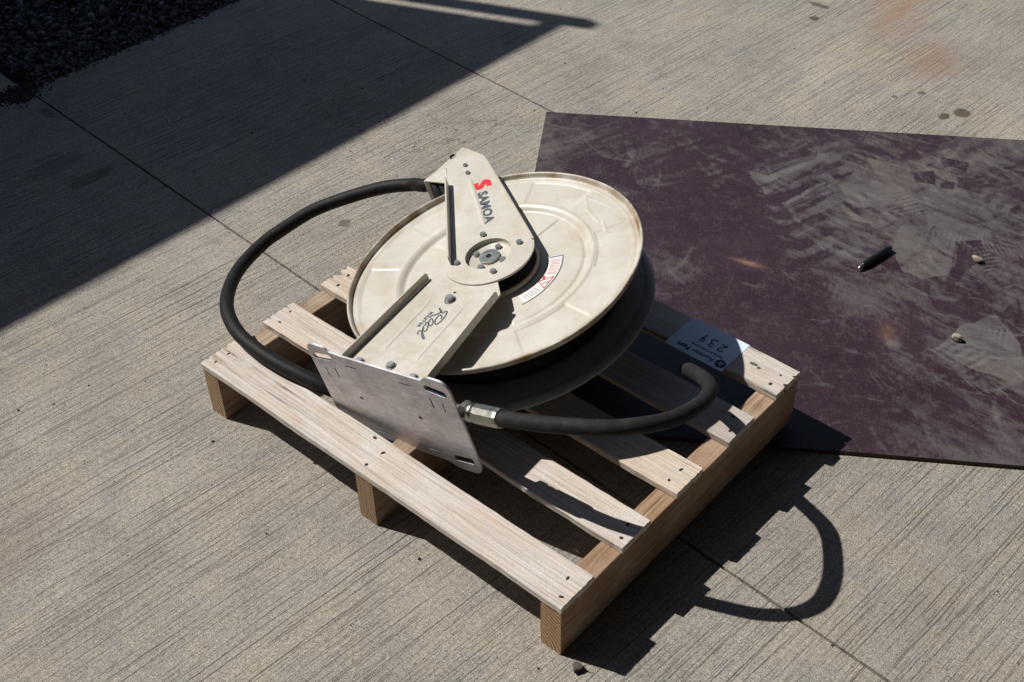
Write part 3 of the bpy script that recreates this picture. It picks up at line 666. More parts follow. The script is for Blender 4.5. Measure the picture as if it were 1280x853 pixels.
nbm = bmesh.new(); lathe(nbm, [(0.0001, .0006), (.0019, .0006), (.0024, 0.0001), (.0024, -.003)], 10); nmesh = bpy.data.meshes.new('nail'); nbm.to_mesh(nmesh); nbm.free(); nmesh.materials.append(MT['nail'])
dimp = []
for i, (y, w) in enumerate(board_y):
    for x in (.022, .398, .779):
        for t in (.28, .66):
            o = bpy.data.objects.new('nail', nmesh); link(o, pallet); o.location = (x + random.uniform(-.008, .008), y + w * (t + random.uniform(-.07, .07)), H + .0002); o.scale = (random.uniform(.9, 1.8), random.uniform(.8, 1.3), 1); o.rotation_euler.z = random.uniform(0, 3)
def knot(x, y, r, mat='nail', ry=None, ang=0):
    bm = bmesh.new(); pts = [(px * (1 + .2 * noise.noise(Vector((px * 300, py * 300, x)))), py) for px, py in circle(0, 0, r, 14, ry=ry or r)]
    prism(bm, pts, -.001, .0008, Matrix.Translation((x, y, H)) @ Matrix.Rotation(ang, 4, 'Z')); o = bm_obj('knot', bm, mat, pallet); return o
knot(.729, .600, .0075, 'sap', .0035, .1); knot(.741, .597, .0035, 'sap', .003, .3); knot(.36, .066, .004, 'nail', .0025)

# ------------------------------------------------------------------ paper label on the far board
lab = empty('auction_label', RX @ Matrix.Translation((.6985, .549, H + .0006)) @ Matrix.Rotation(math.pi, 4, 'Z'))     # origin at its upper-left as read, x to the reader's right, y up
tag(lab, 'white paper auction label numbered 234 stuck on the farthest pallet board', 'label')
def lab_sheet():
    LX, LY = .1175, .0865; nx, ny = 14, 10; V = []; F = []
    for i in range(nx + 1):
        for j in range(ny + 1): V.append((i / nx * LX, -j / ny * LY, .00015 * math.sin(i * .45) * math.sin(j * .4) + .0002))
    for i in range(nx):
        for j in range(ny): a = i * (ny + 1) + j; F.append((a, a + 1, a + ny + 2, a + ny + 1))
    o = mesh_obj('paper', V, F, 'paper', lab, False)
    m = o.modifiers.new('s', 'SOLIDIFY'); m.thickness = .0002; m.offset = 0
    z = .0007
    bm = bmesh.new(); prism(bm, circle(.0125, -.0145, .0098, 40), z - .0002, z); bm_obj('logo_disc', bm, 'navy', lab)
    bm = bmesh.new()
    stroke(bm, [(.0075, -.0195), (.0118, -.0085), (.0150, -.0185)], .0016, z, z + .0002, 1); stroke(bm, [(.0095, -.0150), (.0190, -.0128)], .0013, z, z + .0002, 1)
    stroke(bm, [(.0118, -.0150), (.0118, -.0195)], .001, z, z + .0002, 1); bm_obj('logo_mark', bm, 'white', lab)
    text_mesh('lettering', 'Auction', .0142, Matrix.Translation((.0255, -.0185, z)), 'navy', lab, .00002, .97)
    text_mesh('lettering', 'Fort', .0142, Matrix.Translation((.0750, -.0185, z)), 'marker', lab, .00045, 1.0)
    text_mesh('lettering', 'Valuing & Auctioneering', .0070, Matrix.Translation((.016, -.0305, z)), 'navy', lab, .0, .96)
    bm = bmesh.new(); w = .0021
    stroke(bm, [(.0275, -.0445), (.0300, -.0400), (.0355, -.0405), (.0365, -.0460), (.0320, -.0520), (.0260, -.0585), (.0325, -.0572), (.0385, -.0588)], w, z, z + .0002)
    stroke(bm, [(.0470, -.0425), (.0520, -.0395), (.0555, -.0425), (.0530, -.0470), (.0500, -.0480), (.0555, -.0500), (.0570, -.0560), (.0520, -.0600), (.0460, -.0580)], w, z, z + .0002)
    stroke(bm, [(.0700, -.0400), (.0670, -.0490), (.0760, -.0500)], w, z, z + .0002, 3); stroke(bm, [(.0750, -.0420), (.0725, -.0500), (.0705, -.0610)], w, z, z + .0002, 3)
    bm_obj('handwritten_number', bm, 'marker', lab)
lab_sheet()

# ------------------------------------------------------------------ hose reel (its own frame: z along the axle, y from base plate to guide)
RM = Matrix(((0.97412, -0.11817, -0.19269, 0.34204), (0.0888, 0.98399, -0.15455, 0.37552), (0.20787, 0.13344, 0.96901, 0.2735), (0, 0, 0, 1)))
reel = empty('hose_reel', RX @ RM); tag(reel, 'cream painted steel hose reel lying flat on the wooden pallet, grey base plate in front', 'hose reel')
RF = .2559
def sst(a, b, x): t = np.clip((x - a) / (b - a), 0, 1); return t * t * (3 - 2 * t)
def flange_top():
    rs = np.concatenate([np.linspace(.02, .148, 34), np.linspace(.150, .180, 26), np.linspace(.183, .236, 30), np.linspace(.2375, .2465, 8)])
    nt = 660; th = np.linspace(0, 2 * np.pi, nt, endpoint=False); TH, R = np.meshgrid(th, rs, indexing='ij'); deg = np.degrees(TH)
    z = np.full(R.shape, -.0105)
    z -= .0060 * (1 - sst(.157, .167, R))                                     # sunk centre
    z += .0018 * np.exp(-((R - .171) / .0035) ** 2)                           # raised bead round it
    def sector(a0, a1, soft=1.0):
        d = (deg - (a0 + a1) / 2 + 180) % 360 - 180; return sst(0, soft, (a1 - a0) / 2 - np.abs(d) + soft / 2)
    for a in (17, 77, 137, 197, 257, 317): z += -.0015 * sector(a, a + 30, .6) * sst(.1765, .1795, R) * (1 - sst(.233, .236, R))
    for a in (-43, 77, 197): z += .0020 * sector(a + (93 if a == -43 else 93) - 93, a + 93, 1.6) * (1 - sst(.150, .156, R)) * sst(.078, .084, R)
    z += .0010 * (1 - sst(.0, .0020, np.abs(R - .240)))
    X, Y = R * np.cos(TH), R * np.sin(TH)
    def seg(x1, y1, x2, y2, w=.0016, h=.0012):
        dx, dy = x2 - x1, y2 - y1; t = np.clip(((X - x1) * dx + (Y - y1) * dy) / (dx * dx + dy * dy), 0, 1); return h * np.exp(-(np.hypot(X - x1 - t * dx, Y - y1 - t * dy) / w) ** 2)
    z += seg(.052, .213, .110, .200) + seg(.052, .213, .076, .180) + seg(.118, .162, .138, .140, h=.0009) + seg(.076, .18, .112, .158)
    z += np.array(fbm(R.shape, 40, 3, 5) - .5) * .0006
    # rolled rim
    prof = [(.2475, -.0102), (.2494, -.0092), (.2502, -.0060), (.2508, -.0028), (.2518, -.0006), (.2535, 0.0), (.2550, -.0008), (.2559, -.0028), (.2557, -.0050), (.2545, -.0062)]
    prof += [(.2535, -.0085), (.2520, -.0125), (.2480, -.0150), (.2300, -.0152), (.1600, -.0185), (.0200, -.0185)]
    pr = np.array(prof); X2 = np.cos(th)[:, None] * pr[:, 0]; Y2 = np.sin(th)[:, None] * pr[:, 0]; Z2 = np.tile(pr[:, 1], (nt, 1))
    wob = .0006 * np.sin(3 * th) + .0004 * np.sin(7 * th + 1); Z2 = Z2 + wob[:, None] * (pr[:, 0] > .2)
    X = np.concatenate([X, X2], 1); Y = np.concatenate([Y, Y2], 1); z = np.concatenate([z, Z2], 1)
    o = grid_mesh('flange', X, Y, z, 'flange', reel, True, True); o['label'] = 'upper cream flange with embossed panels and rolled rim'
    rim = np.concatenate([sst(.225, .247, R) * .35, np.tile(np.where((pr[:, 0] > .246) & (np.arange(len(pr)) < 12), 1.0, .3), (nt, 1))], 1)
    vattr(o, 'rim', rim); return o
fl = flange_top()
bm = bmesh.new(); lathe(bm, [(.02, -.0920), (.155, -.0920), (.165, -.0885), (.234, -.0893), (.238, -.0900), (.2405, -.0938), (.2425, -.0942), (.2440, -.0910), (.2485, -.0922), (.2528, -.0962), (.2552, -.0995), (.2559, -.1012), (.2555, -.1023), (.2535, -.1020), (.2505, -.0995), (.246, -.0975), (.236, -.0945), (.165, -.0925), (.155, -.0945), (.02, -.0945)], 180, None, True)
o = bm_obj('flange', bm, 'lowpaint', reel, True); o['label'] = 'lower flange, its cream paint darkened to stand for shade'; vattr(o, 'rim', np.array([1.0 if math.hypot(v.co.x, v.co.y) > .24 else .2 for v in o.data.vertices]))
bm = bmesh.new(); lathe(bm, [(.02, -.017), (.125, -.017), (.125, -.0885), (.02, -.0885)], 64, None, True); bm_obj('drum', bm, 'black', reel)
bm = bmesh.new(); lathe(bm, [(.0800, -.0170), (.0792, -.0100), (.0778, -.0072), (.0762, -.0066), (.0748, -.0074), (.0742, -.0100), (.0740, -.0165)], 96); sh_ = bm_obj('spring_housing', bm, 'paint', reel, True)
bm = bmesh.new(); lathe(bm, [(.0741, -.0128), (.030, -.0128), (.029, .0100), (.0001, .0100)], 72); bm_obj('dark_gap_disc', bm, 'black', sh_)  # black floor stands in for the shade in the gap under the arms

# arms
def bolt(parent, x, y, z, r=.0062, h=.0048, washer=True, rot=0.0, mesh={}):
    key = (r, h, washer)
    if key not in mesh:
        bm = bmesh.new()
        if washer: lathe(bm, [(.0001, .0011), (r * 1.32, .0011), (r * 1.38, .0006), (r * 1.38, -.0005)], 24)
        z0 = .0010 if washer else 0
        hexp = [(r * math.cos(math.pi / 3 * k), r * math.sin(math.pi / 3 * k)) for k in range(6)]; prism(bm, hexp, z0, z0 + h * .86)
        lathe(bm, [(r * .86, z0 + h * .86), (r * .80, z0 + h), (.0001, z0 + h)], 24)
        me = bpy.data.meshes.new('bolt'); bmesh.ops.recalc_face_normals(bm, faces=bm.faces); bm.to_mesh(me); bm.free(); me.materials.append(MT['zinc']); mesh[key] = me
    o = bpy.data.objects.new('bolt', mesh[key]); link(o, parent); o.location = (x, y, z); o.rotation_euler = (0, 0, rot); return o
def bead(bm, p, q, w, h, z):
    """a pressed-up rib"""
    p = Vector(p); q = Vector(q); d = (q - p); L = d.length; d.normalize(); nn = Vector((-d.y, d.x)); N = 24; M_ = 6; rows = []
    for i in range(N + 1):
        s = -w / 2 + (L + w) * i / N; e = min(1, max(0, (s + w / 2) / (w * 1.6)), max(0, (L + w / 2 - s) / (w * 1.6))); e = math.sqrt(max(0, 1 - (1 - e) ** 2)); row = []
        for k in range(M_ + 1):
            t = -1 + 2 * k / M_; c = p + d * s + nn * (t * w / 2 * max(e, .02)); row.append(bm.verts.new((c.x, c.y, z - .0002 + h * e * (math.cos(t * math.pi / 2) ** 1.3))))
        rows.append(row)
    for a, b in zip(rows[:-1], rows[1:]):
        for k in range(M_): bm.faces.new([a[k], a[k + 1], b[k + 1], b[k]])
def fold(bm, p, q, z0, h, t, side, r0=.008, r1=.008):
    """an edge folded up out of the sheet, with rounded upper corners"""
    p = Vector((*p, 0)); q = Vector((*q, 0)); L = (q - p).length; x = (q - p).normalized(); n = Vector((0, 0, 1)).cross(x) * side
    T = Matrix(((x.x, 0, n.x, p.x), (x.y, 0, n.y, p.y), (0, 1, 0, z0), (0, 0, 0, 1)))
    plate(bm, rounded([(0, 0), (L, 0), (L, h), (0, h)], [0, 0, r1, r0]), 0, t, (), T)
HUBR = .0785; RECR = .0400
def base_arm(z, up, detail, label):
    bm = bmesh.new()
    Lp, Lh, Rh, Rp = (-.0775, -.2985), (-.0655, -.075), (.0790, -.072), (.0915, -.2985)
    hub = circle(0, 0, HUBR - .004, 30, math.radians(-44), math.radians(226))
    outer = [Lp, Rp, (.0800, -.078)] + [(x + .002, y) for x, y in hub] + [(-.0655, -.085)]
    t = .0028
    z0, z1 = (z - t, z) if up > 0 else (z, z + t)
    plate(bm, outer, z0, z1, [circle(0, 0, RECR, 36)])
    zf = z1 - .0005 if up > 0 else z0 + .0005
    if up > 0:
        fold(bm, (-.0775, -.297), (-.0660, -.083), zf, .0155, t, 1, .008, .015); fold(bm, (.0915, -.297), (.0795, -.086), zf, .0155, t, -1)
    if detail: bead(bm, (-.0291, -.1282), (-.0301, -.2480), .0085, .0016, z1); bead(bm, (.0385, -.1278), (.0385, -.2490), .0085, .0016, z1)
    o = bm_obj('base_arm', bm, 'paint', reel); bevel(o, .0008, 2, 40); o['label'] = label; return o
ba = base_arm(.018, 1, True, 'upper base arm, a cream channel from the base plate to the hub')
base_arm(-.1200, -1, False, 'lower base arm under the reel')
for x, y, r in ((.0048, -.1165, .0075), (.0065, -.2760, .0066), (-.0520, -.2855, .0060), (.0600, -.2850, .0060)): bolt(ba, x, y, .018, r, .0068 if r > .007 else .005, True, random.random())
bm = bmesh.new(); prism(bm, circle(.0012, -.0987, .0024, 16), .0181, .0183); bm_obj('hole', bm, 'black', ba)
def guide_arm(z, detail, label):
    bm = bmesh.new(); t = .0028
    a0, a1 = math.radians(-128), math.radians(44)
    hub = circle(0, 0, HUBR, 34, a0, a1)
    tip = rounded([(-.1690, .2290), (-.1830, .2400), (-.2335, .2520), (-.2365, .1910), (-.2010, .1480)], [0, .010, .003, .004, 0], 5)
    outer = hub + tip + [(-.1840, .1270)]
    plate(bm, outer, z - t, z, [circle(0, 0, RECR, 36)])
    if detail:
        fold(bm, (-.1975, .1430), (-.0475, -.0455), z - .0005, .0200, t, 1, .003, .016)
        tube([Vector((-.1680, .2275, z + .0006)), Vector((-.0567, .1413, z + .0006)), Vector((.0480, .0602, z + .0004)), Vector((.0560, .0535, z - .0005))], .0027, 12, bm)
        bead(bm, (-.1641, .1690), (-.0560, .0640), .0105, .0019, z)
    o = bm_obj('guide_arm', bm, 'paint', reel); bevel(o, .0009, 2, 40); o['label'] = label; return o
ga = guide_arm(.0212, True, 'upper guide arm with red logo and grey lettering')
guide_arm(-.1200, False, 'lower guide arm under the reel')
for k, (x, y) in enumerate(((-.0385, .0385), (.0385, .0385), (-.0385, -.0385), (.0385, -.0385))): bolt(ga, x * 1.0, y * 1.0, .0212, .0056, .0048, False, k * .3)
bolt(ga, -.2004, .2033, .0212, .0045, .004, False, .2); bolt(ga, -.1804, .1841, .0212, .0045, .004, False, .5)
# hub dish with centre shaft
bm = bmesh.new(); lathe(bm, [(RECR + .0006, .0165), (RECR - .0012, .0128), (RECR - .0035, .0112), (.0001, .0112)], 56); hb = bm_obj('hub_plate', bm, 'paint', reel, True)
for k in range(4): a = math.radians(2 + 90 * k); bolt(hb, .0272 * math.cos(a), .0272 * math.sin(a), .0112, .0060, .0052, False, .3 * k)
bm = bmesh.new(); hexh = [(.0058 * math.cos(math.pi / 3 * k), .0058 * math.sin(math.pi / 3 * k)) for k in range(6)]
plate(bm, circle(0, 0, .0178, 40), .0105, .0160, [hexh]); lathe(bm, [(.0001, .0118), (.007, .0118)], 20); ob = bm_obj('shaft_cap', bm, 'zinc', reel); bevel(ob, .0012, 2, 40)
bm = bmesh.new(); lathe(bm, [(.0026, .0145), (.0026, .0118), (.0001, .0146)], 14); bm_obj('shaft_pin', bm, 'zinc', ob)

# hose guide at the tip: sloping hood, two legs, rollers
def guide_box():
    bm = bmesh.new(); t = .0026
    A, B, C, D = Vector((-.2365, .1885, .0205)), Vector((-.2325, .2505, .0205)), Vector((-.2590, .2680, .0085)), Vector((-.2700, .1575, .0085)); E = Vector((-.2010, .1500, .0205))
    top = [E, A, B, C, D]; dn = Vector((0, 0, -t))
    vt = [bm.verts.new(p) for p in top]; vb = [bm.verts.new(p + dn) for p in top]
    for q in ((0, 1, 4), (1, 2, 3), (1, 3, 4)): bm.faces.new([vt[i] for i in q]); bm.faces.new([vb[i] for i in reversed(q)])
    for i in range(5): bm.faces.new([vt[i], vt[(i + 1) % 5], vb[(i + 1) % 5], vb[i]])
    def wall(p, q, z0, z1, th=.0028):
        p = Vector((*p, 0)); q = Vector((*q, 0)); x = (q - p).normalized(); n = Vector((-x.y, x.x, 0)) * th
        b = [p, q, q + n, p + n]; lo = [bm.verts.new(v + Vector((0, 0, z0))) for v in b]; hi = [bm.verts.new(v + Vector((0, 0, z1))) for v in b]
        bm.faces.new(lo); bm.faces.new(hi)
        for i in range(4): bm.faces.new([lo[i], lo[(i + 1) % 4], hi[(i + 1) % 4], hi[i]])
    wall((-.2700, .1575), (-.2680, .1720), -.040, .0075); wall((-.2700, .1575), (-.2615, .1590), -.040, .0070, .002); wall((-.2605, .2500), (-.2590, .2675), -.085, .0075)
    wall((-.2345, .252), (-.2590, .2680), -.085, .0075, .002)
    o = bm_obj('hose_guide', bm, 'paint', reel); bevel(o, .0007, 2, 40)
    bm = bmesh.new(); lathe(bm, [(.0001, .007), (.0115, .007), (.0115, -.09), (.0001, -.09)], 24, Matrix.Translation((-.2270, .1640, 0))); bm_obj('roller', bm, 'black', o, True)
    bm = bmesh.new(); lathe(bm, [(.0001, .004), (.010, .004), (.010, -.09), (.0001, -.09)], 24, Matrix.Translation((-.2480, .1640, 0))); bm_obj('roller', bm, 'black', o, True)
    bm = bmesh.new(); lathe(bm, [(.006, -.09), (.006, .014)], 20, Matrix.Translation((-.2560, .232, 0))); bm_obj('roller', bm, 'black', o, True)
guide_box()

# base plate
def base_plate():
    bm = bmesh.new()
    outer = rounded([(-.0700, .0378), (-.0980, .0395), (-.1060, .0470), (-.1470, .0480), (-.1490, -.1510), (-.0950, -.1505), (-.0820, -.1435), (.0820, -.1435), (.0970, -.1525), (.1500, -.1525), (.1500, .0500), (.1060, .0500), (.0960, .0385)][::-1],
                    [.01, .02, .030, .02, .032, .02, .01, .01, .02, .032, .032, .02, .01][::-1], 8)
    def slot(x, y, l, w, a):
        T = []
        for k in range(9): an = math.pi / 2 + math.pi * k / 8; T.append((-l / 2 + w / 2 * math.cos(an), w / 2 * math.sin(an)))
        for k in range(9): an = -math.pi / 2 + math.pi * k / 8; T.append((l / 2 + w / 2 * math.cos(an), w / 2 * math.sin(an)))
        c, s = math.cos(a), math.sin(a); return [(x + p * c - q * s, y + p * s + q * c) for p, q in T]
    holes = []
    for sx, sz in ((-1, 1), (1, 1), (-1, -1), (1, -1)): holes.append(slot(sx * .1180, .0240 if sz > 0 else -.1265, .030, .0125, .12 * -sx * sz + .0))
    for x in (-.058, .0545): holes.append(slot(x, .0180, .021, .0030, 0)); holes.append(slot(x, -.1265, .021, .0030, 0))
    for sx in (-1, 1):
        holes.append(slot(sx * .1000, -.0060, .020, .0028, math.pi / 2 - sx * .0)); holes.append(slot(sx * .1225, -.0100, .018, .0022, math.pi / 2))
    for x, z in ((-.0675, -.053), (.0575, -.0536), (-.0675, -.090), (.0575, -.090)): holes.append(circle(x, z, .0038, 16))
    holes = holes[:14]
    # local (x, z) -> reel (x, y, z)
    T = Matrix(((1, 0, 0, 0), (0, 0, -1, -.3015), (0, 1, 0, 0), (0, 0, 0, 1)))
    plate(bm, outer, -.0035, 0, holes, T)
    o = bm_obj('base_plate', bm, 'galv', reel); bevel(o, .0006, 2, 40)
    # flanges that carry the arms, welded on the back
    bm = bmesh.new()
    prism(bm, rounded([(-.0700, -.2978), (.0850, -.2978), (.0850, -.2600), (-.0700, -.2600)], .006), .0118, .0148)
    bm_obj('mounting_flange', bm, 'galv', o); bm = bmesh.new()
    prism(bm, rounded([(-.0700, -.2978), (.0850, -.2978), (.0850, -.2600), (-.0700, -.2600)], .006), -.1168, -.1138)
    bm_obj('mounting_flange', bm, 'galv', o)
    return o
base_plate()

# printing on the arms
zt = .02135
bm = bmesh.new()
# the red mark: a bold S cut in a rounded field, reading down the arm
rd = Vector((.0710, -.0732)).normalized(); up_ = Vector((-rd.y, rd.x)); oc = Vector((-.1300, .1615)); sx, sy = .0245, .0285
def LP(a, b): p = oc + rd * (a * sx / 2) + up_ * (b * sy / 2); return (p.x, p.y)
stroke(bm, [LP(.80, .74), LP(.25, .80), LP(-.45, .72), LP(-.72, .42), LP(-.38, .18), LP(.28, -.12), LP(.66, -.40), LP(.45, -.74), LP(-.2, -.82), LP(-.85, -.74)], .0098, 0, zt + .0002, 6)
stroke(bm, [LP(-.62, .62), LP(-.62, .30), LP(-.2, .22)], .0068, 0, zt + .0001, 5); stroke(bm, [LP(.60, -.70), LP(.58, -.30), LP(.1, -.2)], .0068, 0, zt + .0001, 5)
bm_obj('logo_mark', bm, 'inkred', ga)
bx = Vector((-.0507 + .1217, .0629 - .1361))
text_mesh('lettering', 'SAMOA', .0232, frame2((-.1228, .1376), bx, zt), 'ink', ga, .00105, 1.04, 1.22)
bm = bmesh.new(); zz = .0183
for p, w in (([(-0.0013, -0.138), (0.0036, -0.1422), (0.0076, -0.1438), (0.007, -0.1488), (0.0027, -0.1539), (-0.002, -0.1586), (-0.0039, -0.1633)], .0022),
             ([(0.0054, -0.1449), (0.0129, -0.1467), (0.0143, -0.1422), (0.0176, -0.142), (0.0209, -0.1491), (0.022, -0.1584), (0.0214, -0.1675), (0.0195, -0.1721), (0.0162, -0.1723), (0.0122, -0.1679), (0.0098, -0.1622), (0.0096, -0.1566), (0.011, -0.1522), (0.0158, -0.1539), (0.0187, -0.1595)], .0019),
             ([(0.0018, -0.1688), (0.0015, -0.164), (0.006, -0.1659), (0.0109, -0.1716), (0.0121, -0.1784), (0.0072, -0.1775), (0.0027, -0.1725), (0.0018, -0.168)], .0016),
             ([(0.0012, -0.1795), (-0.0012, -0.1738), (0.0026, -0.1742), (0.0076, -0.1806), (0.0109, -0.1892), (0.0096, -0.1928), (0.0043, -0.1896), (0.0004, -0.1829), (0.0012, -0.1795)], .0016),
             ([(0.0041, -0.2024), (0.0, -0.1982), (0.0006, -0.1937), (0.0057, -0.1948), (0.0139, -0.2009), (0.0193, -0.2055), (0.0193, -0.2078), (0.0137, -0.2041), (0.0082, -0.198), (0.0013, -0.1858)], .0016)):
    stroke(bm, p, w * 1.35, 0, zz, 5)
bm_obj('script_lettering', bm, 'ink', ba)
text_mesh('lettering', 'MASTER', .0082, frame2((-.0102, -.1500), (-.0016, -.0481), zz), 'ink', ba, .00022, 1.15, 1.15)
# warning sticker on the flange
def warn():
    bm = bmesh.new(); a = math.radians(35.5); b = math.radians(-29); zs = -.01385
    out = [(0.1190 * math.cos(a + (b - a) * k / 16), 0.1190 * math.sin(a + (b - a) * k / 16)) for k in range(17)] + [(.0940 * math.cos(b + (a - b) * k / 16), .0940 * math.sin(b + (a - b) * k / 16)) for k in range(17)]
    prism(bm, out, zs - .0010, zs); o = bm_obj('warning_sticker', bm, 'sticker', fl)
    def P(r, d): return (r * math.cos(math.radians(d)), r * math.sin(math.radians(d)))
    bm = bmesh.new(); bm2 = bmesh.new()
    T3 = [P(.096, -2.5), P(.1155, -8), P(.1145, 7.5)]
    for i in range(3): stroke(bm, [T3[i], T3[(i + 1) % 3]], .0017, 0, zs + .0003, 1)
    stroke(bm2, [P(.105, -4), P(.114, 1)], .0016, 0, zs + .0003, 1)
    for d in range(30, 10, -2): stroke(bm, [P(.099, d), P(.1155, d - .6)], .0007, 0, zs + .0003, 1)
    for d in (10, -12, -15, -17.5, -20, -22.5, -25): stroke(bm2, [P(.099, d), P(.115 - (d % 3) * .002, d)], .0008, 0, zs + .0003, 1)
    stroke(bm2, [P(.096, 34), P(.117, 34)], .0022, 0, zs + .0003, 1)
    stroke(bm, [P(.0975, 6), P(.1015, 1.5)], .0040, 0, zs + .0003, 1)
    # dark outer border
    for k in range(22): stroke(bm2, [P(.1183, 35 - k * 3), P(.1183, 32 - k * 3)], .0013, 0, zs + .0003, 1)
    for k in range(7): stroke(bm2, [P(.0938, 33 - k * 3), P(.0938, 30 - k * 3)], .0017, 0, zs + .0003, 1)
    bm_obj('red_print', bm, 'inkred', fl)['label'] = 'red warning triangle and lines of text'; bm_obj('grey_print', bm2, 'ink', fl)
warn()

# ------------------------------------------------------------------ hoses
R_H = .0128
RMI = RM.inverted()
def rp(p): return RM @ Vector(p)
coil = []
for k in range(0, 3 * 48 + 1):
    a = math.radians(83.6) - 2 * math.pi * (3 - k / 48); zc = -.0265 - .0262 * (3 - k / 48) * .98
    coil.append(rp((.190 * math.cos(a), .190 * math.sin(a), max(-.0750, zc - .006))))
path = coil[::4]
path += [rp(p) for p in ((-.07, .199, -.0325), (-.15, .2045, -.0315), (-.22, .2020, -.027), (-.262, .1935, -.0235), (-.3020, .1800, -.0240))]
path += [Vector(p) for p in ((-.0110, .5380, .190), (-.0560 - .01, .512, .173), (-.1230, .462, .150), (-.1640, .408, .130), (-.1800, .3370, .115), (-.1815, .290, .108), (-.1607, .22, .106), (-.1211, .1631, .112), (-.0651, .114, .124), (.0017, .0824, .1310), (.0648, .0724, .1320), (.1259, .0732, .1310), (.1777, .0815, .1270), (.2148, .0930, .119),
                             (.245, .108, .105), (.275, .1165, .085), (.315, .1185, .055), (.36, .117, .022), (.45, .114, .0125), (.55, .112, .0120))]
hose = bm_obj('rubber_hose', tube(catmull(path, 8), R_H, 22, hollow=.62), 'rubber', None, True); hose.matrix_world = RX
tag(hose, 'long black hose wound on the reel, looping out over the left pallet end', 'hose')

inl = empty('inlet_hose', RX); tag(inl, 'short dusty black hose with a shiny end fitting, curving out right of the reel', 'hose')
ip = [(.6273, .12, .282), (.6606, .1301, .290), (.6930, .1440, .2965), (.7239, .1595, .301), (.7508, .1794, .303), (.7732, .2055, .302), (.7882, .2327, .297), (.7957, .2618, .289), (.7965, .302, .275), (.79, .3444, .257), (.7767, .3809, .243), (.7610, .4000, .235), (.7390, .4140, .225), (.7190, .4265, .212), (.7050, .4370, .201), (.6950, .4445, .190)]
st_ = [(.5902, .1146, .268), (.6080, .1168, .2755)]
hp = catmull([Vector(p) for p in st_ + ip], 10)
hb_ = bm_obj('hose_body', tube(hp, .0123, 22, hollow=.62), 'rubber2', inl, True)
def along(p, q, prof, name, mat, n=28, parent=inl, smooth=False):
    p = Vector(p); q = Vector(q); d = (q - p).normalized(); T = Matrix.Translation(p) @ d.to_track_quat('Z', 'Y').to_matrix().to_4x4()
    bm = bmesh.new(); rr = lathe(bm, prof, n, T); return bm_obj(name, bm, mat, parent, smooth)
p0 = Vector((.4950, .1118, .2315)); p1 = Vector((.5902, .1150, .2680)); L_ = (p1 - p0).length
along(p0, p1, [(.0001, -.03), (.0088, -.03), (.0088, .030), (.0105, .031)], 'swivel_pipe', 'zinc')
along(p0, p1, [(.0105, .026), (.0160, .027), (.0165, .029), (.0165, .038), (.0150, .0400), (.0120, .0400)], 'hex_nut', 'zinc', 6)
along(p0, p1, [(.0110, .040), (.0142, .0405), (.0148, .0430), (.0148, .0475), (.0140, .0500), (.0112, .0505), (.0112, .0530)], 'collar', 'brass', 32, smooth=True)
along(p0, p1, [(.0112, .053), (.0155, .0535), (.0158, .055), (.0158, L_ - .004), (.0150, L_ + .002), (.0128, L_ + .003)], 'crimp_sleeve', 'brass', 10)

# ------------------------------------------------------------------ small things lying about
def stone(name, loc, r, seed, mat, label, flat=.7, npts=16):
    rs = random.Random(seed); bm = bmesh.new()
    for i in range(npts):
        d = Vector((rs.gauss(0, 1), rs.gauss(0, 1), rs.gauss(0, 1))).normalized(); bm.verts.new(Vector((d.x, d.y * .78, d.z * flat)) * r * rs.uniform(.85, 1.1))
    h = bmesh.ops.convex_hull(bm, input=bm.verts); bmesh.ops.delete(bm, geom=[g for g in h['geom_interior'] if isinstance(g, bmesh.types.BMVert)], context='VERTS')
    bmesh.ops.bevel(bm, geom=list(bm.edges), offset=r * .07, segments=2, affect='EDGES')
    zmin = min(v.co.z for v in bm.verts)
    o = bm_obj(name, bm, mat); o.location = (loc[0], loc[1], loc[2] - zmin - .0004); tag(o, label, 'stone', 'stones lying about'); return o
stone('stone', (.833, 1.288, PT), .0125, 2.2, 'stone', 'flat tan stone near the right end of the plywood, farther of the two', .6, 26)
stone('stone', (.915, 1.030, PT), .0115, 5.7, 'stone', 'round pale stone on the plywood, nearer of the two', .8, 26)
stone('stone', (.833, -.003, 0), .0125, 8.4, 'darkstone', 'dark chip of stone on the concrete by the near corner of the pallet', .7, 9)
pe = empty('broken_marker_pen', Matrix.Translation((.6760, 1.1560, PT + .0076)) @ Matrix.Rotation(math.radians(82), 4, 'Z')); tag(pe, 'short black plastic tube like a capless pen lying on the plywood', 'pen')
TX = Matrix.Rotation(math.pi / 2, 4, 'Y')
bm = bmesh.new(); lathe(bm, [(.0001, .050), (.0050, .050), (.0070, .047), (.0074, .035), (.0074, -.026), (.0064, -.036), (.0040, -.046), (.0001, -.046)], 24, TX); bm_obj('barrel', bm, 'pen', pe, True)
bm = bmesh.new(); lathe(bm, [(.0044, -.0452), (.0040, -.050), (.0018, -.056), (.0001, -.057)], 16, TX); bm_obj('tip', bm, 'chrome', pe, True)

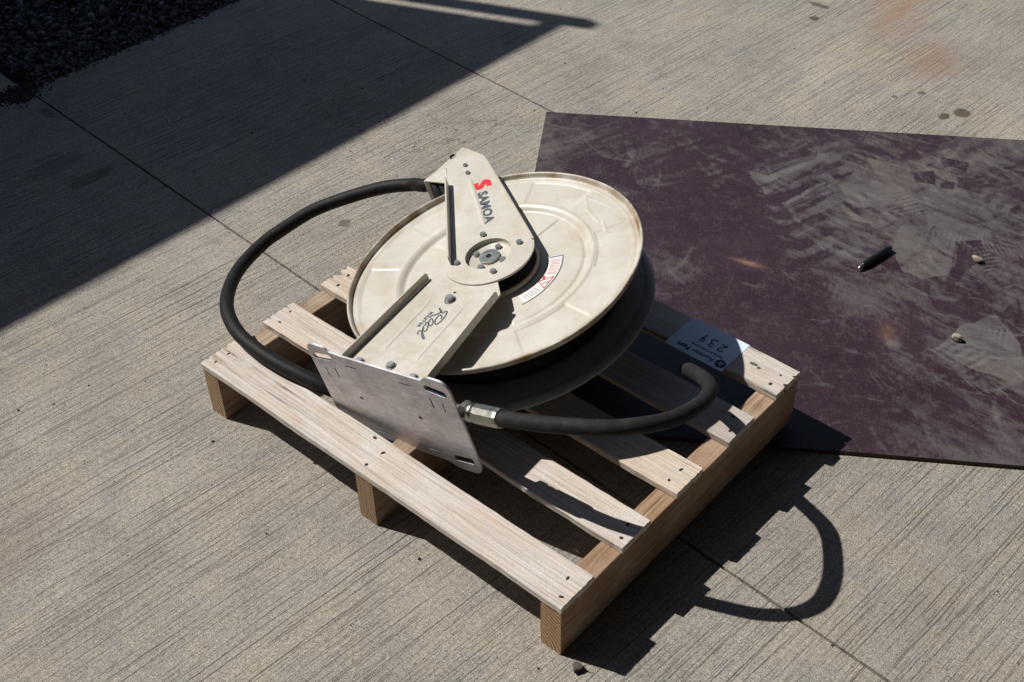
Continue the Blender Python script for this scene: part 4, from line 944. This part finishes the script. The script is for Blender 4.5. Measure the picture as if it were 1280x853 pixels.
# ------------------------------------------------------------------ the gate out of frame that throws the big shadow
gate = empty('yard_gate', Matrix.Translation((-2.27, 0, 0))); tag(gate, 'tall grey sheet-clad yard gate standing left of the gravel, casting the big shadow', 'gate')
def bx(name, a, b, mat='hoard', parent=gate):
    bm = bmesh.new(); prism(bm, [(a[0], a[1]), (b[0], a[1]), (b[0], b[1]), (a[0], b[1])], a[2], b[2]); o = bm_obj(name, bm, mat, parent); bevel(o, .003, 2); return o
for k in range(4): bx('sheet_panel', (-.012, -3.2 + k * 1.0025, .04), (.012, -3.2 + k * 1.0025 + 1.0, 2.17))
bx('top_rail', (-.02, -3.2, 2.171), (.02, .845, 2.205))
bx('gate_post', (-.026, .8475, 0), (.026, .894, 2.285))
bx('gate_post', (-.03, -3.262, 0), (.03, -3.202, 2.285))

# added unseen L-shaped volume that blocks sky to deepen the shade: one wing to the right of the yard, one behind
skyblock = empty('sky_blocker', Matrix.Translation((2.3, -3.2, 0))); tag(skyblock, 'added dark ribbed volume out of view, blocking sky to deepen the shade', 'skyblock')
for k in range(13): bx('blocker_panel', (0, k * .75 + .002, .06), (.04, (k + 1) * .75 - .002, 4.6), 'skyblock', skyblock)
for k in range(39): bx('rib', (-.022, .1 + k * .25, .06), (-.0005, .16 + k * .25, 4.6), 'skyblock', skyblock)
for k in range(5): bx('blocker_panel', (-3.9 + k * .78 + .002, -.05, .06), (-3.9 + (k + 1) * .78 - .004, -.01, 4.2), 'skyblock', skyblock)
for k in range(15): bx('rib', (-3.8 + k * .25, -.0095, .06), (-3.74 + k * .25, .012, 4.2), 'skyblock', skyblock)
bx('blocker_roof', (-.2, -.3, 4.61), (4, 9.9, 4.7), 'skyblock', skyblock); bx('blocker_roof', (-4.0, -3, 4.21), (-.21, .12, 4.3), 'skyblock', skyblock)
bx('blocker_canopy', (-1.95, .15, 3.0), (-.03, 8.2, 3.06), 'skyblock', skyblock)  # added overhang, out of view, cuts the skylight reaching the pallet
for k in range(9): bx('blocker_beam', (-1.93, .3 + k * .96, 2.86), (-.04, .36 + k * .96, 2.998), 'skyblock', skyblock)
bx('blocker_post', (-.4, 8.0, 0), (-.3, 8.1, 2.998), 'skyblock', skyblock); bx('blocker_gutter', (-2.04, .15, 2.93), (-1.955, 8.2, 3.04), 'skyblock', skyblock)
